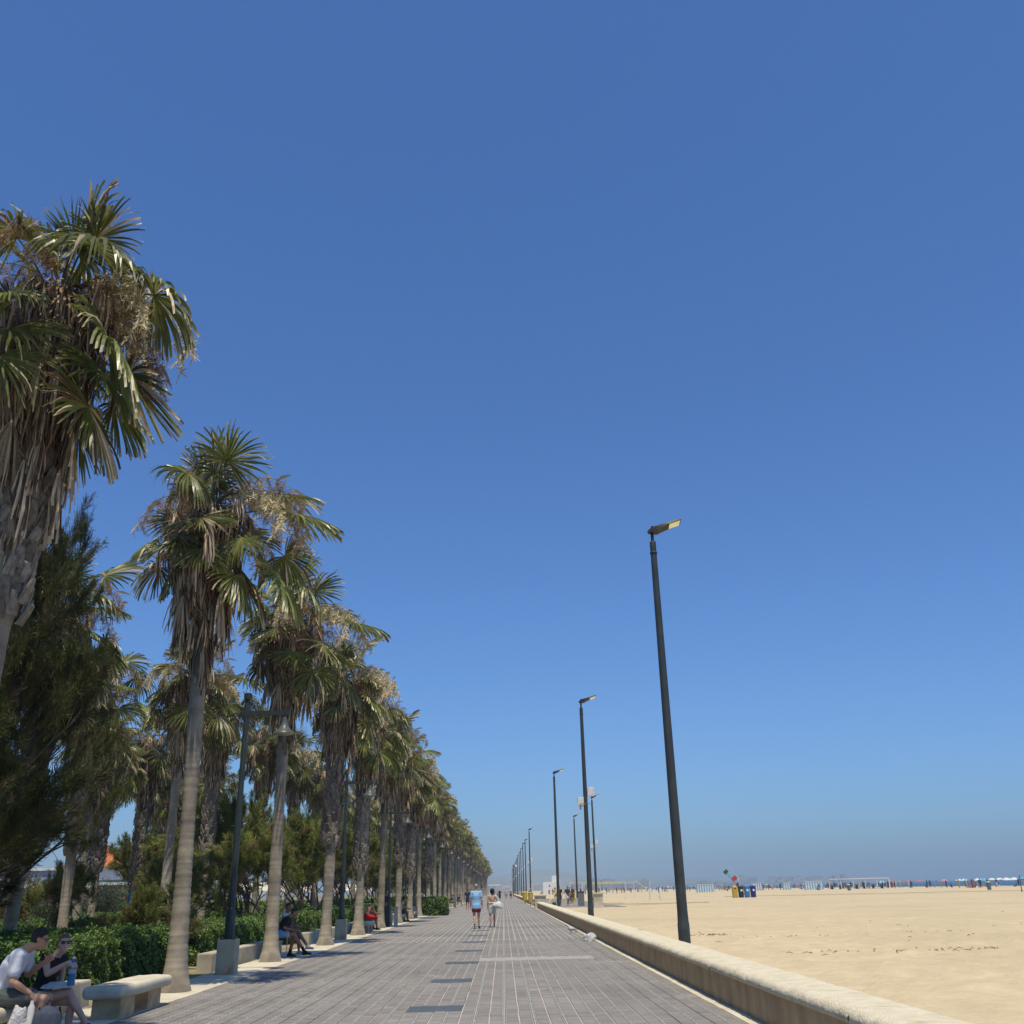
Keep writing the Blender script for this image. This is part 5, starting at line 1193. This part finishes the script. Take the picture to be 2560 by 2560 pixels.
person('person', 'seated woman in black sleeveless top and sunglasses with legs crossed, beside the man in white', (-5.68, 13.1, -.09), R(-104), Jw,
       dict(skin=SKIN_B, hair=(.2, .12, .07), bun=1, top=(.012, .012, .014), bottom=(.3, .3, .3), leglen=.3, look=(.75, .8, -.12), glasses=1, sleeve=0, shoes='slide', footR=(.1, 1, -.1), footupR=(0, .2, 1), handR=(.1, .8, -.3), palmR=(-.4, 0, -.9), thumbR=(-.6, .4, .3), curl=.9, hem=.0, loose=.012), .0085, None, .93)
# bottle, towel, bags
t = thing('water_bottle', 'blue plastic water bottle held upright on the seated woman lap', 'bottle', (-5.23, 12.88, .55)); M_bot = mat('blue_bottle', (.05, .22, .5), (.08, .3, .6), 5, .2, transl=.3)
MB().lathe([(.0, 0), (.042, .005), (.045, .03), (.041, .1), (.045, .13), (.045, .2), (.03, .26), (.014, .285), (.014, .3)], 16).build('bottle_body', M_bot, t, True); MB().lathe([(.016, .295), (.016, .32), (0, .322)], 10).build('cap', M_white, t); MB().lathe([(.0465, .135), (.0465, .185)], 16, (0, 0), False).build('paper_band', mat('band', (.5, .45, .3), (.2, .3, .5), 30, .6), t)
crumple('towel', 'folded white towel on the lap of the seated woman', 'towel', (-5.46, 13.05, .52), .17, mat('white_towel', (.62, .66, .66), (.5, .55, .56), 5, .95, .6, 30), 8, 4, .25, (1, .95, .3))
crumple('plastic_bag', 'white plastic bag hanging beside the seated man over the bench', 'bag', (-5.28, 11.72, .16), .19, M_bag, 12, 4, .3, (.5, .55, 1.1))
t = thing('backpack', 'dark blue grey backpack standing before the corner bench with a bottle in its pocket', 'backpack', (-4.98, 11.75, 0), R(15)); M_bp = mat('backpack_cloth', (.04, .055, .085), (.06, .075, .1), 9, .8, .3, 80)
fg = Fig(); fg.hull([((0, 0, .1), (.17, .12, .1)), ((0, 0, .3), (.15, .1, .15))]); o = fg.build('pack_body', M_bp, t, .01)
fg = Fig(); fg.hull([((0, -.12, .1), (.12, .05, .08)), ((0, -.1, .2), (.1, .04, .08))]); fg.build('front_pocket', mat('backpack_grey', (.1, .12, .15), None, 9, .8), t, .01)
MB().tube([(-.1, .1, .42), (-.12, .16, .3), (-.1, .12, .05)], .012, 5).tube([(.1, .1, .42), (.12, .16, .3), (.1, .12, .05)], .012, 5).tube([(-.03, .05, .45), (0, .05, .5), (.03, .05, .45)], .008, 5).build('strap', M_black, t)
MB().lathe([(.035, .2), (.035, .44), (.018, .47), (.018, .5), (0, .5)], 12, (-.17, .0)).build('pocket_bottle', M_whitebox, t, True)
# person in black on the second edging wall, folding chair
Jb = sitJ(.5, .1, (.1, .1), .5, arm=dict(elR=(.2, .2, .72), wrR=(.06, .4, .66), elL=(-.22, .2, .72), wrL=(-.08, .42, .65)), legs=dict(knR=(.04, .44, .56), anR=(-.02, .72, .14), knL=(-.1, .44, .5), anL=(-.1, .3, .09)))
Jb['head'] = Jb['neck'] + V3((0, .12, .09))
person('person', 'seated man in black shirt and pale shorts bent over his phone before the hedge', (-5.98, 27.75, 0), R(-92), Jb, dict(skin=SKIN_T, hair=(.012, .01, .01), top=(.012, .012, .013), bottom=(.5, .5, .55), look=(0, 1, -.6), hup=(0, .5, 1), shoes='shoe', solecol=(.04, .04, .04), sock=(.02, .02, .02)), .013)
Jg = sitJ(.15, .05, (.08, .08), .5, legs=dict(knR=(.0, .45, .6), anR=(-.02, .72, .22)))
person('person', 'woman in white top sitting behind the man in black, legs crossed', (-6.1, 28.9, 0), R(-100), Jg, dict(skin=SKIN_T, hair=(.05, .03, .02), top=(.6, .6, .62), bottom=(.05, .05, .06), sleeve=0, shoes='shoe', shoecol=(.5, .5, .5), look=(.2, 1, -.2)), .015)
t = thing('folding_chair', 'light metal folding chair under the man in black', 'chair', (-5.93, 27.75, 0), R(-92)); M_al = mat('aluminium', (.5, .5, .5), None, 3, .35, metal=.7)
MB().box(-.26, .26, -.2, .25, .42, .445).build('seat', M_black, t); MB().box(-.26, .26, -.26, -.24, .5, .9).build('backrest', M_black, t)
for s in (-1, 1):
    MB().tube([(.29 * s, .27, 0), (.29 * s, .27, .64), (.29 * s, -.25, .66), (.29 * s, -.27, .95)], .012, 6).build('frame', M_al, t); MB().tube([(.29 * s, -.2, 0), (.29 * s, .02, .44)], .012, 6).build('leg', M_al, t)
crumple('blue_pouch', 'light blue pouch hanging on the folding chair of the man in black', 'bag', (-5.85, 27.35, .52), .13, mat('light_blue_cloth', (.08, .35, .6), None, 6, .8), 4, 3, .2, (1, .6, .9))
# others on benches
Jr = sitJ(.45, .06, (.16, .16), .5); person('person', 'shirtless tanned person in red shorts perched on the stone bench', (-5.95, 44.9, .05), R(-55), Jr, dict(skin=(.36, .19, .12), hair=(.04, .03, .025), bottom=(.6, .01, .015), leglen=.85, look=(-.5, 1, -.3), shoes='shoe'), .018)
crumple('striped_towel', 'white and blue towel on the end of the bench with the person in red shorts', 'towel', (-5.75, 45.3, .43), .2, mat('pale_towel', (.6, .66, .72), (.2, .35, .5), 6, .9), 9, 3, .25, (1, .9, .5))
person('person', 'seated man in white tank top on a bench past the black litter bin', (-5.85, 58.4, 0), R(-75), sitJ(.3, .05, (.14, .14), .52), dict(skin=SKIN_T, hair=(.02, .015, .012), top=(.65, .66, .68), sleeve=0, bottom=(.06, .06, .05), look=(-.2, 1, -.2), shoes='shoe'), .02)
person('person', 'seated person in grey leaning behind the man in the white tank top', (-6.1, 59.3, 0), R(-110), sitJ(.15, .03), dict(skin=SKIN_A, hair=(.1, .07, .05), top=(.4, .4, .45), bottom=(.3, .3, .33), shoes='shoe'), .025)
Jd = standJ(); Jd.update(chest=V3((0, .3, 1.12)), neck=V3((0, .5, 1.2)), head=V3((0, .64, 1.18)), shL=V3((-.18, .44, 1.18)), shR=V3((.18, .44, 1.18)), elL=V3((-.22, .5, .9)), elR=V3((.22, .5, .9)), wrL=V3((-.15, .62, .66)), wrR=V3((.15, .62, .66)))
person('person', 'person in black and white top bending over far along the palms', (-5.6, 86, 0), R(60), Jd, dict(skin=SKIN_A, hair=(.02, .02, .02), top=(.02, .02, .022), bottom=(.12, .11, .1), leglen=.9, bname='trousers', look=(0, 1, -.4), shoes='shoe'), .03)
person('person', 'distant seated person with dark hair, left of two under the far palms', (-5.5, 106, 0), R(-80), sitJ(.4, .08), dict(skin=SKIN_T, hair=(.02, .015, .012), top=(.05, .05, .06), bottom=(.1, .1, .1)), .03)
person('person', 'distant seated person in dark clothes, right of two under the far palms', (-5.4, 121, 0), R(-80), sitJ(.4, .08), dict(skin=SKIN_T, hair=(.02, .015, .012), top=(.04, .06, .06), bottom=(.06, .06, .07)), .03)
# walkers
Jw1 = standJ(stride=0.); Jw1.update(knL=V3((-.09, .02, .50)), anL=V3((-.075, -.16, .17)), knR=V3((.1, .06, .5)), anR=V3((.11, .04, .09)), elL=V3((-.225, -.02, 1.14)), wrL=V3((-.24, .05, .88)), elR=V3((.225, -.03, 1.14)), wrR=V3((.25, .04, .88)))
person('person', 'tall grey haired man walking away in light blue t-shirt and dark red shorts', (-1.2, 45.2, 0), R(2), Jw1, dict(skin=(.52, .32, .22), girth=1.08, hair=(.42, .38, .3), top=(.28, .52, .78), bottom=(.42, .02, .03), leglen=.5, shoes='shoe', footL=(0, .75, -.65), footupL=(0, .65, .75), footR=(.15, 1, 0), hem=.9, sleeve=.62, loose=.02, curl=.7), .014, None, 1.03)
Jw2 = standJ(stride=.03); Jw2.update(elL=V3((-.21, -.04, 1.14)), wrL=V3((-.22, .03, .9)), elR=V3((.31, .02, 1.16)), wrR=V3((.24, .12, 1.0)))
person('person', 'dark haired woman walking away in open backed top and white shorts, carrying a white bag', (-.52, 46.4, 0), R(-3), Jw2, dict(skin=(.5, .3, .2), girth=.9, hair=(.012, .01, .01), afro=1, bottom=(.66, .66, .62), leglen=.62, shoes='shoe', shoecol=(.1, .09, .09), curl=.6), .013, None, .91)
w_ = [o for o in bpy.data.objects if o.get('label', '').startswith('dark haired woman walking')][0]
fg = Fig()
for s in (-1,): fg.hull([((-.03, -.02, 1.47), .018), ((-.02, -.112, 1.38), .016), ((.0, -.125, 1.2), .016)], 1)
fg.hull([((-.14, -.02, 1.1), (.03, .09, .045)), ((.14, -.02, 1.1), (.03, .09, .045)), ((0, -.09, 1.1), (.06, .03, .045))]); fg.hull([((.17, -.01, 1.41), .075), ((.3, .02, 1.2), .062)]); fg.build('top', M_fab, w_, .013, (.55, .52, .46))
t = crumple('shoulder_bag', 'white cloth bag with grey strap hanging at the right hip of the walking woman', 'bag', (-.25, 46.22, .78), .25, mat('bag_cloth', (.66, .66, .64), (.45, .45, .46), 4, .9, .5, 20), 31, 4, .25, (.9, .6, .85))
for (x, y, rz, lab, top, bot, hr) in ((-3.25, 93, 5, 'walker in dark sleeveless vest and shorts, seen left of the grey haired man', (.02, .03, .06), (.06, .08, .16), (.02, .02, .02)),
        (-.7, 185, 180, 'far walker in a long black dress on the promenade', (.012, .012, .012), (.012, .012, .012), (.02, .015, .01)), (.4, 192, 10, 'far walker in pale green shorts beside the one in black', (.45, .4, .35), (.25, .35, .28), (.1, .08, .06)),
        (1.3, 186, 175, 'far tanned walker with bare torso near the low wall', None, (.03, .03, .04), (.03, .02, .02)), (-2.0, 205, 0, 'very far walker in dark clothes at left of the promenade', (.05, .05, .06), (.05, .05, .06), (.03, .02, .02)), (-1.4, 240, 170, 'very far walker in a pale shirt in the middle of the promenade', (.5, .5, .48), (.1, .1, .14), (.03, .02, .02)),
        (5.25, 97, 170, 'person in black standing on the beach landing behind the third mast', (.02, .02, .022), (.03, .03, .04), (.02, .02, .02)), (6.1, 98.5, 200, 'person with a white towel around the hips on the beach landing', (.05, .05, .06), (.7, .7, .72), (.03, .02, .02)),
        (7.2, 112, 90, 'person in brown shorts and white cap left of the yellow landing bin', (.6, .58, .55), (.12, .07, .05), (.6, .6, .58)), (7.6, 114.5, 200, 'tanned person behind the yellow landing bin', (.08, .05, .05), (.1, .05, .04), (.03, .02, .02)),
        (7.0, 140, 0, 'person in orange yellow clothes on the sand beyond the landing', (.65, .35, .12), (.6, .4, .2), (.3, .2, .1)), (3.6, 140, 30, 'person in white cap behind the far low wall', (.1, .13, .25), (.1, .13, .2), (.7, .7, .7))):
    oo = dict(skin=SKIN_T, hair=hr, bottom=bot, leglen=.6, shoes=None)
    if top: oo['top'] = top
    if 'dress' in lab: oo['leglen'] = 1.3
    person('person', lab, (x, y, .05 if x > 3.6 else 0), R(rz), standJ(stride=rnd.uniform(-.15, .15)), oo, .028, 'people far along the walk and landing')
t = crumple('backpack', 'dark backpack on the ground beside the person in black on the landing', 'backpack', (4.75, 98, .05), .28, M_black, 6, 3, .2, (.8, .7, 1))
person('person', 'person sitting on the stone ledge at the right of the landing', (9.0, 120, .05), R(150), sitJ(.3, .05), dict(skin=SKIN_T, hair=(.02, .02, .02), top=(.1, .03, .04), bottom=(.08, .06, .06)), .03)

# bake the body surfaces into plain meshes
bpy.context.view_layer.update(); dg = bpy.context.evaluated_depsgraph_get(); NEW = []
for o in TODO: NEW.append(bpy.data.meshes.new_from_object(o.evaluated_get(dg)))
for o, me in zip(TODO, NEW):
    o.modifiers.clear(); me.name = o.name; o.data = me
    for p in me.polygons: p.use_smooth = True

# ================================================================ HAZE
hz = MB().box(-7000, 7000, -60, 6200, -2.2, 122).build('haze', None)
m = bpy.data.materials.new('haze'); m.use_nodes = True; n = m.node_tree; n.nodes.clear()
mo = n.nodes.new('ShaderNodeOutputMaterial'); pv_ = n.nodes.new('ShaderNodeVolumePrincipled')
pv_.inputs['Color'].default_value = (.42, .545, .68, 1); pv_.inputs['Density'].default_value = 2.9e-4; pv_.inputs['Anisotropy'].default_value = 0.0
n.links.new(pv_.outputs[0], mo.inputs['Volume']); hz.data.materials.append(m); stuff(hz)
